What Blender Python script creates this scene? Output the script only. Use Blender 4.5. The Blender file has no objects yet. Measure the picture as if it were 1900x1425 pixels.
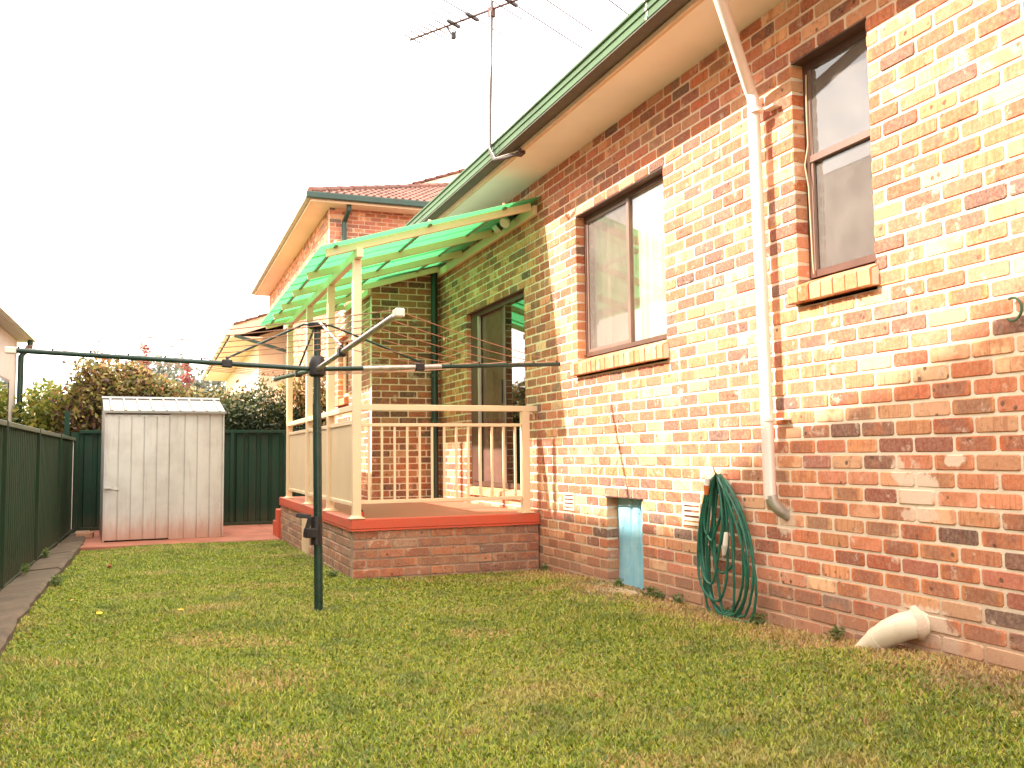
import bpy, math, random
import numpy as np
from mathutils import Vector, Matrix
random.seed(7); rng = np.random.default_rng(11)
S = bpy.context.scene
C = S.collection
R = math.radians
EYE = 1.10                                    # camera height above the lawn

# ------------------------------------------------------------------ camera
YAW, PITCH, ROLL, FPX = R(21.03), R(4.37), R(-0.64), 1710.0
fwd = Vector((math.sin(YAW)*math.cos(PITCH), math.cos(YAW)*math.cos(PITCH), math.sin(PITCH)))
rt = Vector((math.cos(YAW), -math.sin(YAW), 0)); up = rt.cross(fwd)
rt2 = math.cos(ROLL)*rt + math.sin(ROLL)*up; up2 = -math.sin(ROLL)*rt + math.cos(ROLL)*up
cd = bpy.data.cameras.new('camera'); cam = bpy.data.objects.new('camera', cd); C.objects.link(cam)
M = Matrix((rt2, up2, -fwd)).transposed().to_4x4(); M.translation = Vector((-3.45, 0, EYE)); cam.matrix_world = M
cd.sensor_width = 36; cd.lens = FPX/1900*36; cd.clip_start = .05; cd.clip_end = 3000
S.camera = cam
CAMP = np.array([-3.45, 0, EYE]); CAMR = np.array([rt2, -up2, fwd])
def project(P):
    q = (np.asarray(P) - CAMP) @ CAMR.T
    z = np.maximum(q[..., 2], .05)
    return 950+FPX*q[..., 0]/z, 712.5+FPX*q[..., 1]/z, q[..., 2]

# ------------------------------------------------------------------ light
SUN = Vector((1, -.229, -.81)).normalized()
w = bpy.data.worlds.new('World'); S.world = w; w.use_nodes = True
nt = w.node_tree; nt.nodes.clear()
out = nt.nodes.new('ShaderNodeOutputWorld'); bg = nt.nodes.new('ShaderNodeBackground')
sky = nt.nodes.new('ShaderNodeTexSky'); sky.sky_type = 'NISHITA'; sky.sun_disc = False
sky.sun_elevation = math.asin(-SUN.z); sky.sun_rotation = math.atan2(-SUN.x, -SUN.y); sky.air_density = 1.0; sky.dust_density = 2.0
tc = nt.nodes.new('ShaderNodeTexCoord'); mp = nt.nodes.new('ShaderNodeMapping'); mp.inputs['Scale'].default_value = (1.2, 1.2, 4.5)
no = nt.nodes.new('ShaderNodeTexNoise'); no.inputs['Scale'].default_value = 1.6; no.inputs['Detail'].default_value = 8; no.inputs['Roughness'].default_value = .55
rp = nt.nodes.new('ShaderNodeValToRGB'); rp.color_ramp.elements[0].position = .34; rp.color_ramp.elements[0].color = (.10, .10, .10, 1)
rp.color_ramp.elements[1].position = .52; rp.color_ramp.elements[1].color = (1, 1, 1, 1)
mx = nt.nodes.new('ShaderNodeMix'); mx.data_type = 'RGBA'
CLOUD = (9.1, 8.4, 7.5, 1)
mx.inputs['B'].default_value = CLOUD
nt.links.new(tc.outputs['Generated'], mp.inputs['Vector']); nt.links.new(mp.outputs[0], no.inputs['Vector'])
nt.links.new(no.outputs['Fac'], rp.inputs['Fac']); nt.links.new(rp.outputs['Color'], mx.inputs['Factor'])
nt.links.new(sky.outputs[0], mx.inputs['A']); nt.links.new(mx.outputs['Result'], bg.inputs['Color'])
bg.inputs['Strength'].default_value = .15
nt.links.new(bg.outputs[0], out.inputs['Surface'])
sd = bpy.data.lights.new('sun', 'SUN'); sd.energy = 2.9; sd.angle = R(.8); sd.color = (1, .88, .78)
so = bpy.data.objects.new('sun', sd); C.objects.link(so); so.rotation_euler = SUN.to_track_quat('-Z', 'Y').to_euler(); so.location = (-20, 5, 20)
S.view_settings.view_transform = 'Standard'; S.view_settings.look = 'None'; S.view_settings.gamma = 1
S.view_settings.exposure = 2.15
S.cycles.max_bounces = 8; S.cycles.transparent_max_bounces = 12; S.cycles.sample_clamp_indirect = 6

# ------------------------------------------------------------------ helpers
def lin(c): return tuple(c)+(1,)
class NT:
    def __init__(s, name):
        s.m = bpy.data.materials.new(name); s.m.use_nodes = True; s.t = s.m.node_tree; s.t.nodes.clear()
        s.o = s.t.nodes.new('ShaderNodeOutputMaterial'); s.b = s.t.nodes.new('ShaderNodeBsdfPrincipled'); s.l(s.b.outputs[0], s.o.inputs[0])
    def n(s, k, **a):
        x = s.t.nodes.new('ShaderNode'+k)
        for q, v in a.items(): setattr(x, q, v)
        return x
    def l(s, a, b): s.t.links.new(a, b)
    def put(s, node, **a):
        for q, v in a.items():
            i = node.inputs[q.replace('_', ' ')]
            if hasattr(v, 'is_output'): s.l(v, i)
            else: i.default_value = v
        return node
    def noise(s, vec, scale, detail=3, rough=.55):
        x = s.n('TexNoise'); s.l(vec, x.inputs['Vector']); x.inputs['Scale'].default_value = scale; x.inputs['Detail'].default_value = detail; x.inputs['Roughness'].default_value = rough
        return x.outputs['Fac']
    def math(s, op, a, b=None, clamp=False):
        x = s.n('Math', operation=op, use_clamp=clamp)
        for i, v in enumerate((a, b)):
            if v is None: continue
            if hasattr(v, 'is_output'): s.l(v, x.inputs[i])
            else: x.inputs[i].default_value = v
        return x.outputs[0]
    def smooth(s, v, a, b, lo=0., hi=1.):
        x = s.n('MapRange', interpolation_type='SMOOTHSTEP'); s.l(v, x.inputs[0])
        for i, q in enumerate((a, b, lo, hi)): x.inputs[i+1].default_value = q
        return x.outputs[0]
    def mix(s, f, a, b, mode='MIX'):
        x = s.n('Mix', data_type='RGBA', blend_type=mode)
        for k, v in (('Factor', f), ('A', a), ('B', b)):
            i = x.inputs[0] if k == 'Factor' else x.inputs['A_Color' if 0 else k] if 0 else [q for q in x.inputs if q.name == k and q.type == ('RGBA')][0]
            if hasattr(v, 'is_output'): s.l(v, i)
            elif k == 'Factor': i.default_value = v
            else: i.default_value = tuple(v)+(1,) if len(v) == 3 else v
        return [q for q in x.outputs if q.type == 'RGBA'][0]
    def ramp(s, f, els, const=False):
        x = s.n('ValToRGB'); s.l(f, x.inputs[0]); r = x.color_ramp
        if const: r.interpolation = 'CONSTANT'
        while len(r.elements) < len(els): r.elements.new(.5)
        for e, (p, c) in zip(r.elements, els): e.position = p; e.color = tuple(c)+(1,) if len(c) == 3 else c
        return x.outputs[0]
    def bump(s, h, strength=.3, dist=.01):
        x = s.n('Bump'); x.inputs['Strength'].default_value = strength; x.inputs['Distance'].default_value = dist; s.l(h, x.inputs['Height']); s.l(x.outputs[0], s.b.inputs['Normal'])

def simple(name, col, rough=.6, var=.12, scale=3, metal=0, bump=.1, bscale=60, grime=None, grimeamt=.4, spec=.4):
    t = NT(name); P = t.n('NewGeometry').outputs['Position']
    n1 = t.noise(P, scale, 5, .6); n2 = t.noise(P, bscale, 3)
    c = t.mix(t.smooth(n1, .3, .7), tuple(x*(1-var) for x in col), tuple(min(1, x*(1+var)) for x in col))
    if grime:
        n3 = t.noise(P, scale*2.3+.7, 7, .7)
        c = t.mix(t.smooth(n3, .5, .72, 0, grimeamt), c, grime)
    t.put(t.b, Base_Color=c, Roughness=rough, Metallic=metal); t.b.inputs['Specular IOR Level'].default_value = spec
    r = t.math('ADD', t.math('MULTIPLY', n1, .2), rough-.1); t.l(r, t.b.inputs['Roughness'])
    if bump: t.bump(n2, bump, .004)
    return t.m

MAT = {}
def build_materials():
    m = MAT
    m['cream'] = simple('cream_paint', (.72, .52, .33), .45, .06, 2.5, grime=(.42, .28, .16), grimeamt=.25)
    m['cream_rail'] = simple('cream_powdercoat', (.80, .60, .38), .38, .05, 2, bump=.03)
    m['soffit'] = simple('soffit_paint', (.93, .88, .78), .7, .05, 1.2, bump=.05)
    m['gutter'] = simple('sage_gutter_paint', (.080, .135, .070), .6, .10, 1.5, bump=.04, grime=(.05, .06, .04), grimeamt=.5, spec=.15)
    m['gutter_shade'] = simple('gutter_underside_shade', (.10, .085, .06), .6, .2, 3)  # dark brown stands in for shade below the gutter
    m['dkgreen'] = simple('dark_green_paint', (.017, .045, .030), .35, .18, 4, bump=.05, grime=(.06, .06, .045), grimeamt=.3)
    m['hoist'] = simple('hoist_green_enamel', (.016, .040, .028), .3, .15, 6, bump=.06, grime=(.09, .07, .05), grimeamt=.35)
    m['galv'] = simple('galvanised_steel', (.48, .45, .40), .4, .2, 9, metal=.6, grime=(.20, .14, .10), grimeamt=.6)
    m['black'] = simple('black_plastic', (.02, .017, .017), .45, .2, 10)
    m['white'] = simple('white_plastic', (.72, .64, .55), .4, .05, 6)
    m['wire'] = simple('clothes_line_cord', (.36, .17, .10), .6, .1, 20)
    m['pipe'] = simple('pink_white_downpipe', (.80, .66, .58), .35, .04, 2, bump=.03, grime=(.55, .42, .33), grimeamt=.2)
    m['waste'] = simple('waste_pipe_pvc', (.72, .62, .46), .4, .06, 4, bump=.08, grime=(.50, .36, .24), grimeamt=.45)
    m['bronze'] = simple('bronze_aluminium', (.105, .055, .038), .4, .15, 4, bump=.03)
    m['bronze_light'] = simple('faded_bronze_aluminium', (.20, .13, .10), .4, .1, 4, bump=.03)
    m['alu'] = simple('silver_aluminium', (.62, .56, .50), .35, .05, 4, metal=.4)
    m['curtain'] = simple('cream_curtain', (.74, .66, .54), .9, .05, 8, bump=.2, bscale=200)
    m['curtain_grey'] = simple('grey_lace_curtain', (.62, .54, .46), .9, .08, 6, bump=.3, bscale=200)
    m['curtain_mauve'] = simple('mauve_curtain', (.66, .50, .43), .9, .05, 6, bump=.2, bscale=200)
    m['redpaint'] = redpaint()
    m['mortar'] = mortar('mortar', (.80, .66, .50), .9)
    m['mortar_smear'] = mortar('mortar_smear', (.74, .56, .42))
    m['mortar_dark'] = mortar('porch_mortar', (.42, .29, .20), .5)
    m['mortar_far'] = mortar('far_mortar', (.66, .50, .38))
    PAL = [(.0, (.68, .33, .155)), (.10, (.74, .41, .21)), (.19, (.64, .26, .115)), (.30, (.57, .165, .070)), (.40, (.68, .32, .155)), (.48, (.52, .130, .058)), (.62, (.44, .100, .052)),
           (.71, (.62, .21, .098)), (.79, (.34, .100, .066)), (.85, (.54, .15, .066)), (.915, (.19, .105, .080)), (.96, (.14, .070, .058))]
    m['brick'] = brickmat('clay_brick', PAL)
    m['brick_red_shaded'] = brickmat('shaded_red_brick', [(0, (.33, .085, .04)), (.2, (.26, .065, .035)), (.38, (.40, .17, .08)), (.5, (.14, .065, .045)), (.62, (.36, .10, .045)), (.76, (.44, .22, .11)), (.88, (.10, .055, .045))])  # redder mix with fewer tans, porch alcove shade darkened into the palette
    PAL2 = [(.0, (.36, .15, .075)), (.15, (.44, .21, .11)), (.3, (.33, .105, .055)), (.45, (.30, .14, .09)), (.6, (.38, .13, .065)), (.75, (.24, .11, .08)), (.9, (.42, .22, .13))]
    m['brick_porch'] = brickmat('porch_brick', PAL2, dirt=.35)
    m['brick_side'] = brickmat('weathered_porch_brick', [(0, (.36, .23, .15)), (.3, (.30, .18, .12)), (.6, (.40, .25, .16)), (.85, (.26, .13, .09))], dirt=.5)
    m['grass'] = grassmat(); m['soil'] = soilmat()
    m['fence'] = fencemat('green_steel_fence', (.020, .040, .020), (.048, .046, .028))
    m['fence_back'] = fencemat('dark_green_steel_fence', (.016, .042, .026), (.036, .036, .026))
    m['fence_cap'] = simple('fence_capping_faded', (.085, .10, .06), .55, .15, 4, grime=(.17, .13, .09))
    m['shed'] = shedmat(); m['shed_roof'] = simple('shed_roof_zinc', (.25, .24, .22), .5, .08, 3, grime=(.36, .28, .2))
    m['sleeper'] = simple('weathered_sleeper', (.115, .078, .05), .9, .3, 5, bump=.6, bscale=35, grime=(.075, .085, .03), grimeamt=.85)
    m['awning'] = awningmat()
    m['glass'] = glassmat('window_glass', (.97, .97, .95), .0, .08)
    m['glass_fly'] = glassmat('fly_screen', (.45, .36, .30), .42, .08)
    m['glass_screen'] = glassmat('screened_glass', (.70, .66, .60), .18, .05)
    m['glass_door'] = glassmat('tinted_door_glass', (.45, .42, .38), .0, .45)
    m['glass_w2'] = glassmat('old_sash_glass', (.88, .85, .80), .22, .26)
    m['hose'] = simple('green_hose_pvc', (.022, .12, .075), .3, .2, 14, bump=.05)
    m['orange'] = simple('orange_plastic', (.62, .16, .05), .4)
    m['blue'] = bluemat()
    m['render'] = simple('neighbour_render', (.58, .50, .43), .9, .06, 1, bump=.3)
    m['tile'] = simple('terracotta_tile', (.16, .065, .045), .85, .3, 1.7, bump=.3, grime=(.08, .045, .035), grimeamt=.6)
    m['house_cream'] = simple('far_house_cream', (.78, .60, .46), .8, .05, 1)
    m['rust'] = simple('aged_aerial_aluminium', (.09, .045, .035), .7, .2, 8)
    m['mast'] = simple('galvanised_mast', (.13, .11, .10), .6, .2, 9, spec=.1)
    m['bark'] = simple('bark', (.12, .075, .05), .9, .3, 6, bump=.5)
    m['conc'] = simple('old_concrete', (.42, .31, .21), .9, .15, 5, bump=.5, grime=(.22, .15, .09), grimeamt=.6)
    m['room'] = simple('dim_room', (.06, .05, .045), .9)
    m['flue'] = simple('cable', (.55, .42, .25), .6)

def redpaint():
    t = NT('red_paving_paint'); P = t.n('NewGeometry').outputs['Position']
    n1 = t.noise(P, 3.5, 6, .65); n2 = t.noise(P, 22, 4, .7)
    c = t.mix(t.smooth(n1, .35, .7), (.60, .085, .035), (.50, .095, .045))
    c = t.mix(t.smooth(n2, .62, .75, 0, .5), c, (.34, .19, .13))
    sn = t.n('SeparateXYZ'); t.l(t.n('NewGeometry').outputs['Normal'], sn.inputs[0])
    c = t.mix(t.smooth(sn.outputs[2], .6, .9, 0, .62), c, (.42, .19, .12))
    t.put(t.b, Base_Color=c, Roughness=.6); t.bump(t.noise(P, 30, 5, .6), .35, .01); return t.m
def mortar(name, col, dark=.85):
    t = NT(name); P = t.n('NewGeometry').outputs['Position']
    n = t.noise(P, 4, 6, .65); n2 = t.noise(P, 90, 4, .6)
    c = t.mix(t.smooth(n, .3, .7), tuple(x*dark for x in col), col)
    if name == 'mortar':
        sg = t.n('SeparateXYZ'); t.l(P, sg.inputs[0]); zz = t.math('ADD', sg.outputs[2], t.math('MULTIPLY', t.noise(P, 3.5, 5, .6), -.3))
        c = t.mix(t.smooth(zz, .42, -.02, 0, .8), c, (.44, .26, .16))
        mp = t.n('Mapping'); t.l(P, mp.inputs[0]); mp.inputs['Scale'].default_value = (1, .5, 1.5)
        c = t.mix(t.smooth(t.noise(mp.outputs[0], 2.2, 6, .7), .5, .75, 0, .45), c, (.56, .40, .28))
    t.put(t.b, Base_Color=c, Roughness=.95); t.bump(n2, .6, .006); return t.m
def rndval(t):
    a = t.n('Attribute', attribute_type='GEOMETRY', attribute_name='rnd'); b = t.n('Attribute', attribute_type='OBJECT', attribute_name='rnd')
    return t.math('ADD', a.outputs['Fac'], b.outputs['Fac'])
def brickmat(name, pal, dirt=0):
    t = NT(name); g = t.n('NewGeometry').outputs['Position']; r = rndval(t)
    c = t.ramp(r, pal, True)
    r2 = t.math('FRACT', t.math('MULTIPLY', r, 37.71)); r3 = t.math('FRACT', t.math('MULTIPLY', r, 91.37))
    # shift the noise field from brick to brick
    off = t.n('CombineXYZ'); t.l(t.math('MULTIPLY', r2, 40), off.inputs[0]); t.l(t.math('MULTIPLY', r3, 40), off.inputs[1])
    va = t.n('VectorMath', operation='ADD'); t.l(g, va.inputs[0]); t.l(off.outputs[0], va.inputs[1]); V = va.outputs[0]
    # per-brick value shift
    hv = t.n('HueSaturation'); t.l(c, hv.inputs['Color']); t.l(t.smooth(r3, 0, 1, .80, 1.22), hv.inputs['Value']); t.l(t.smooth(r2, 0, 1, .9, 1.08), hv.inputs['Saturation']); c = hv.outputs[0]
    # firing flash: darker smoky heart on some bricks, paler rims
    uv = t.n('UVMap'); uv.uv_map = 'UVMap'; sx = t.n('SeparateXYZ'); t.l(uv.outputs[0], sx.inputs[0])
    dx = t.math('ABSOLUTE', t.math('SUBTRACT', sx.outputs[0], .5)); dy = t.math('ABSOLUTE', t.math('SUBTRACT', sx.outputs[1], .5))
    d = t.math('MAXIMUM', t.math('MULTIPLY', dx, 1.0), t.math('MULTIPLY', dy, .92))
    nn = t.noise(V, 14, 4, .6); d = t.math('ADD', d, t.math('MULTIPLY', t.math('SUBTRACT', nn, .5), .28))
    heart = t.math('MULTIPLY', t.smooth(d, .46, .30), t.smooth(r2, .58, .66))
    c = t.mix(t.math('MULTIPLY', heart, .72), c, (.22, .095, .07))
    warm = t.math('MULTIPLY', t.smooth(t.noise(V, 9, 3, .5), .46, .62), t.smooth(r3, .45, .55, 0, .65))
    c = t.mix(warm, c, (.50, .155, .06))
    # iron spots
    vo = t.n('TexVoronoi'); t.l(V, vo.inputs['Vector']); vo.inputs['Scale'].default_value = 15; vo.inputs['Randomness'].default_value = 1
    vs = t.n('SeparateColor'); t.l(vo.outputs['Color'], vs.inputs[0])
    vd = t.math('ADD', vo.outputs['Distance'], t.math('MULTIPLY', t.noise(V, 120, 2), .14))
    sp = t.math('MULTIPLY', t.smooth(vd, .30, .19), t.smooth(vs.outputs[0], .52, .60)); sp = t.math('MULTIPLY', sp, t.smooth(r3, .08, .16))
    c = t.mix(t.math('MULTIPLY', sp, .85), c, (.045, .025, .02))
    vo2 = t.n('TexVoronoi'); t.l(V, vo2.inputs['Vector']); vo2.inputs['Scale'].default_value = 75
    c = t.mix(t.smooth(vo2.outputs['Distance'], .2, .08, 0, .5), c, (.16, .06, .04))
    f = t.noise(V, 55, 5, .7)
    c = t.mix(t.smooth(f, .35, .68, 0, .30), c, (.66, .42, .26))
    mo_ = t.noise(V, 26, 5, .72); c = t.mix(t.smooth(mo_, .52, .72, 0, .55), c, (.20, .085, .055))
    ms2 = t.n('Mapping'); t.l(V, ms2.inputs[0]); ms2.inputs['Scale'].default_value = (1, 34, 3)
    c = t.mix(t.math('MULTIPLY', t.smooth(t.noise(ms2.outputs[0], 1.6, 3, .6), .50, .66, 0, .5), t.smooth(r2, .30, .42)), c, (.34, .11, .06))
    rim = t.smooth(d, .40, .50, 0, .35); c = t.mix(t.math('MULTIPLY', rim, t.smooth(r3, .3, .5)), c, (.66, .34, .19))
    # mortar smears
    sm = t.noise(g, 7, 7, .72)
    c = t.mix(t.smooth(sm, .57, .66, 0, .6), c, (.70, .54, .41))
    # cement patch on the near wall, and splash dirt along the foot
    sg = t.n('SeparateXYZ'); t.l(g, sg.inputs[0])
    if not dirt:
        def patch(y0, z0, ry, rz, amt):
            a = t.math('DIVIDE', t.math('SUBTRACT', sg.outputs[1], y0), ry); b = t.math('DIVIDE', t.math('SUBTRACT', sg.outputs[2], z0), rz)
            q = t.math('SQRT', t.math('ADD', t.math('MULTIPLY', a, a), t.math('MULTIPLY', b, b)))
            q = t.math('ADD', q, t.math('MULTIPLY', t.math('SUBTRACT', t.noise(g, 19, 6, .7), .5), 1.5))
            return t.smooth(q, 1.05, .75, 0, amt)
        for a in ((3.47, .26, .17, .10, 1.), (3.35, .17, .08, .09, 1.), (3.60, .30, .07, .05, .8), (3.50, .90, .15, .11, .9), (3.27, 1.05, .07, .035, .9), (3.62, 1.0, .05, .07, .8), (3.50, .78, .14, .035, .7), (4.52, .70, .10, .10, .7)):
            c = t.mix(patch(*a), c, (.74, .56, .42))
        zz = t.math('ADD', sg.outputs[2], t.math('MULTIPLY', t.noise(g, 3.5, 5, .6), -.25))
        c = t.mix(t.smooth(zz, .30, -.06, 0, .72), c, (.36, .20, .125))
    else:
        c = t.mix(t.smooth(t.noise(g, 2.6, 6, .65), .42, .62, 0, dirt), c, (.26, .16, .10))
    t.put(t.b, Base_Color=c, Roughness=.85); t.b.inputs['Specular IOR Level'].default_value = .25
    h = t.math('ADD', t.math('MULTIPLY', f, .6), t.math('MULTIPLY', t.noise(V, 170, 2), .4)); h = t.math('SUBTRACT', h, t.math('MULTIPLY', sp, .5))
    t.bump(h, .55, .006)
    return t.m
def grassmat():
    t = NT('grass_blade'); P = t.n('NewGeometry').outputs['Position']
    a = t.n('Attribute', attribute_type='GEOMETRY', attribute_name='rnd').outputs['Fac']
    c = t.ramp(a, [(0, (.085, .15, .016)), (.22, (.19, .26, .020)), (.45, (.33, .38, .030)), (.68, (.46, .45, .05)), (.86, (.58, .50, .15)), (1, (.50, .28, .12))])
    n = t.noise(P, .9, 5, .6); c = t.mix(t.smooth(n, .52, .66, 0, .45), c, (.52, .37, .14))
    n = t.noise(P, 14, 3, .6); c = t.mix(t.smooth(n, .5, .7, 0, .5), c, (.12, .14, .035))
    n = t.noise(P, 5.5, 6, .72); c = t.mix(t.smooth(n, .54, .68, 0, .5), c, (.46, .27, .12))
    n = t.noise(P, 2.3, 4, .6); c = t.mix(t.smooth(n, .52, .68, 0, .5), c, (.095, .15, .03))
    t.put(t.b, Base_Color=c, Roughness=.55)
    tr = t.n('BsdfTranslucent'); t.l(c, tr.inputs['Color']); ms = t.n('MixShader'); ms.inputs[0].default_value = .3
    t.l(t.b.outputs[0], ms.inputs[1]); t.l(tr.outputs[0], ms.inputs[2]); t.l(ms.outputs[0], t.o.inputs[0]); return t.m
def soilmat():
    t = NT('lawn_soil'); P = t.n('NewGeometry').outputs['Position']
    n = t.noise(P, 9, 8, .7); n2 = t.noise(P, 60, 5, .7)
    c = t.mix(t.smooth(n, .35, .65), (.12, .125, .03), (.17, .18, .04))
    c = t.mix(t.smooth(n2, .45, .7, 0, .5), c, (.26, .20, .08))
    sg = t.n('SeparateXYZ'); t.l(P, sg.inputs[0])
    d = t.math('ADD', sg.outputs[0], t.math('MULTIPLY', t.noise(P, 4, 5), .35))
    c = t.mix(t.smooth(d, -.35, -.02, 0, .85), c, t.mix(t.smooth(n2, .35, .65), (.17, .095, .055), (.34, .20, .12)))
    t.put(t.b, Base_Color=c, Roughness=1.); t.bump(n2, .8, .02); return t.m
def fencemat(name, col, dust):
    t = NT(name); P = t.n('NewGeometry').outputs['Position']; sg = t.n('SeparateXYZ'); t.l(P, sg.inputs[0])
    mp = t.n('Mapping'); t.l(P, mp.inputs[0]); mp.inputs['Scale'].default_value = (6, 6, .8)
    st = t.noise(mp.outputs[0], 2.5, 5, .65); n = t.noise(P, 1.4, 4)
    c = t.mix(t.smooth(st, .42, .7, 0, .75), col, dust); c = t.mix(t.smooth(n, .4, .7, 0, .4), c, tuple(x*1.35 for x in col))
    c = t.mix(t.smooth(sg.outputs[2], .32, -.05, 0, .5), c, (.075, .06, .035))
    t.put(t.b, Base_Color=c, Roughness=.7); t.b.inputs['Specular IOR Level'].default_value = .1; t.bump(st, .05, .01); return t.m
def shedmat():
    t = NT('shed_steel'); P = t.n('NewGeometry').outputs['Position']; sg = t.n('SeparateXYZ'); t.l(P, sg.inputs[0])
    mp = t.n('Mapping'); t.l(P, mp.inputs[0]); mp.inputs['Scale'].default_value = (9, 9, .9)
    st = t.noise(mp.outputs[0], 2, 6, .7); n = t.noise(P, 3, 5, .6)
    c = t.mix(t.smooth(n, .35, .7), (.54, .52, .48), (.46, .43, .39)); c = t.mix(t.smooth(st, .5, .72, 0, .3), c, (.26, .21, .18))
    z = t.math('ADD', sg.outputs[2], t.math('MULTIPLY', st, -.45))
    c = t.mix(t.smooth(z, .16, -.25, 0, .85), c, (.42, .20, .13))
    t.put(t.b, Base_Color=c, Roughness=.5); t.bump(n, .08, .02); return t.m
def awningmat():
    t = NT('green_polycarbonate'); P = t.n('NewGeometry').outputs['Position']
    n = t.noise(P, 2.2, 6, .65)
    c = t.mix(t.smooth(n, .45, .75, 0, .3), (.075, .44, .165), (.16, .42, .19))
    tr = t.n('BsdfTranslucent'); t.l(c, tr.inputs['Color'])
    tp = t.n('BsdfTransparent'); t.l(t.mix(0., (.085, .43, .135), (1, 1, 1)), tp.inputs['Color'])
    di = t.n('BsdfDiffuse'); di.inputs['Color'].default_value = (.50, .62, .42, 1); gl = t.n('BsdfGlossy'); gl.inputs['Roughness'].default_value = .15; gl.inputs['Color'].default_value = (.8, .9, .85, 1)
    def ms(f, a, b):
        x = t.n('MixShader'); x.inputs[0].default_value = f; t.l(a, x.inputs[1]); t.l(b, x.inputs[2]); return x.outputs[0]
    s = ms(.30, tr.outputs[0], tp.outputs[0]); s = ms(.22, s, di.outputs[0]); s = ms(.05, s, gl.outputs[0]); t.l(s, t.o.inputs[0]); return t.m
def glassmat(name, tint, diff, refl):
    t = NT(name); tp = t.n('BsdfTransparent'); tp.inputs['Color'].default_value = tint+(1,)
    P = t.n('NewGeometry').outputs['Position']
    di = t.n('BsdfDiffuse'); di.inputs['Color'].default_value = (.30, .17, .13, 1) if 'fly' in name else (.45, .40, .35, 1)
    a = t.n('MixShader'); t.l(tp.outputs[0], a.inputs[1]); t.l(di.outputs[0], a.inputs[2]); t.l(t.smooth(t.noise(P, 3, 6, .7), .3, .8, diff, diff*1.6+.01), a.inputs[0])
    gl = t.n('BsdfGlossy'); gl.inputs['Roughness'].default_value = .02
    lw = t.n('Fresnel'); lw.inputs[0].default_value = 1.5
    b = t.n('MixShader'); t.l(t.math('ADD', t.math('MULTIPLY', lw.outputs[0], refl*4), refl*.15, True), b.inputs[0]); t.l(a.outputs[0], b.inputs[1]); t.l(gl.outputs[0], b.inputs[2])
    t.l(b.outputs[0], t.o.inputs[0]); return t.m
def bluemat():
    t = NT('blue_painted_tin'); P = t.n('NewGeometry').outputs['Position']
    n = t.noise(P, 6, 6, .7); c = t.mix(t.smooth(n, .4, .7), (.24, .52, .64), (.36, .60, .66))
    vo = t.noise(P, 38, 4, .6); c = t.mix(t.smooth(vo, .68, .72, 0, .9), c, (.10, .06, .04))
    t.put(t.b, Base_Color=c, Roughness=.5, Metallic=.15); return t.m
def leafmat(name, els, trans=.35):
    t = NT(name); a = t.n('Attribute', attribute_type='GEOMETRY', attribute_name='rnd').outputs['Fac']
    c = t.ramp(a, els); t.put(t.b, Base_Color=c, Roughness=.5)
    tr = t.n('BsdfTranslucent'); t.l(c, tr.inputs['Color']); ms = t.n('MixShader'); ms.inputs[0].default_value = trans
    t.l(t.b.outputs[0], ms.inputs[1]); t.l(tr.outputs[0], ms.inputs[2]); t.l(ms.outputs[0], t.o.inputs[0]); return t.m
build_materials()

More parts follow.
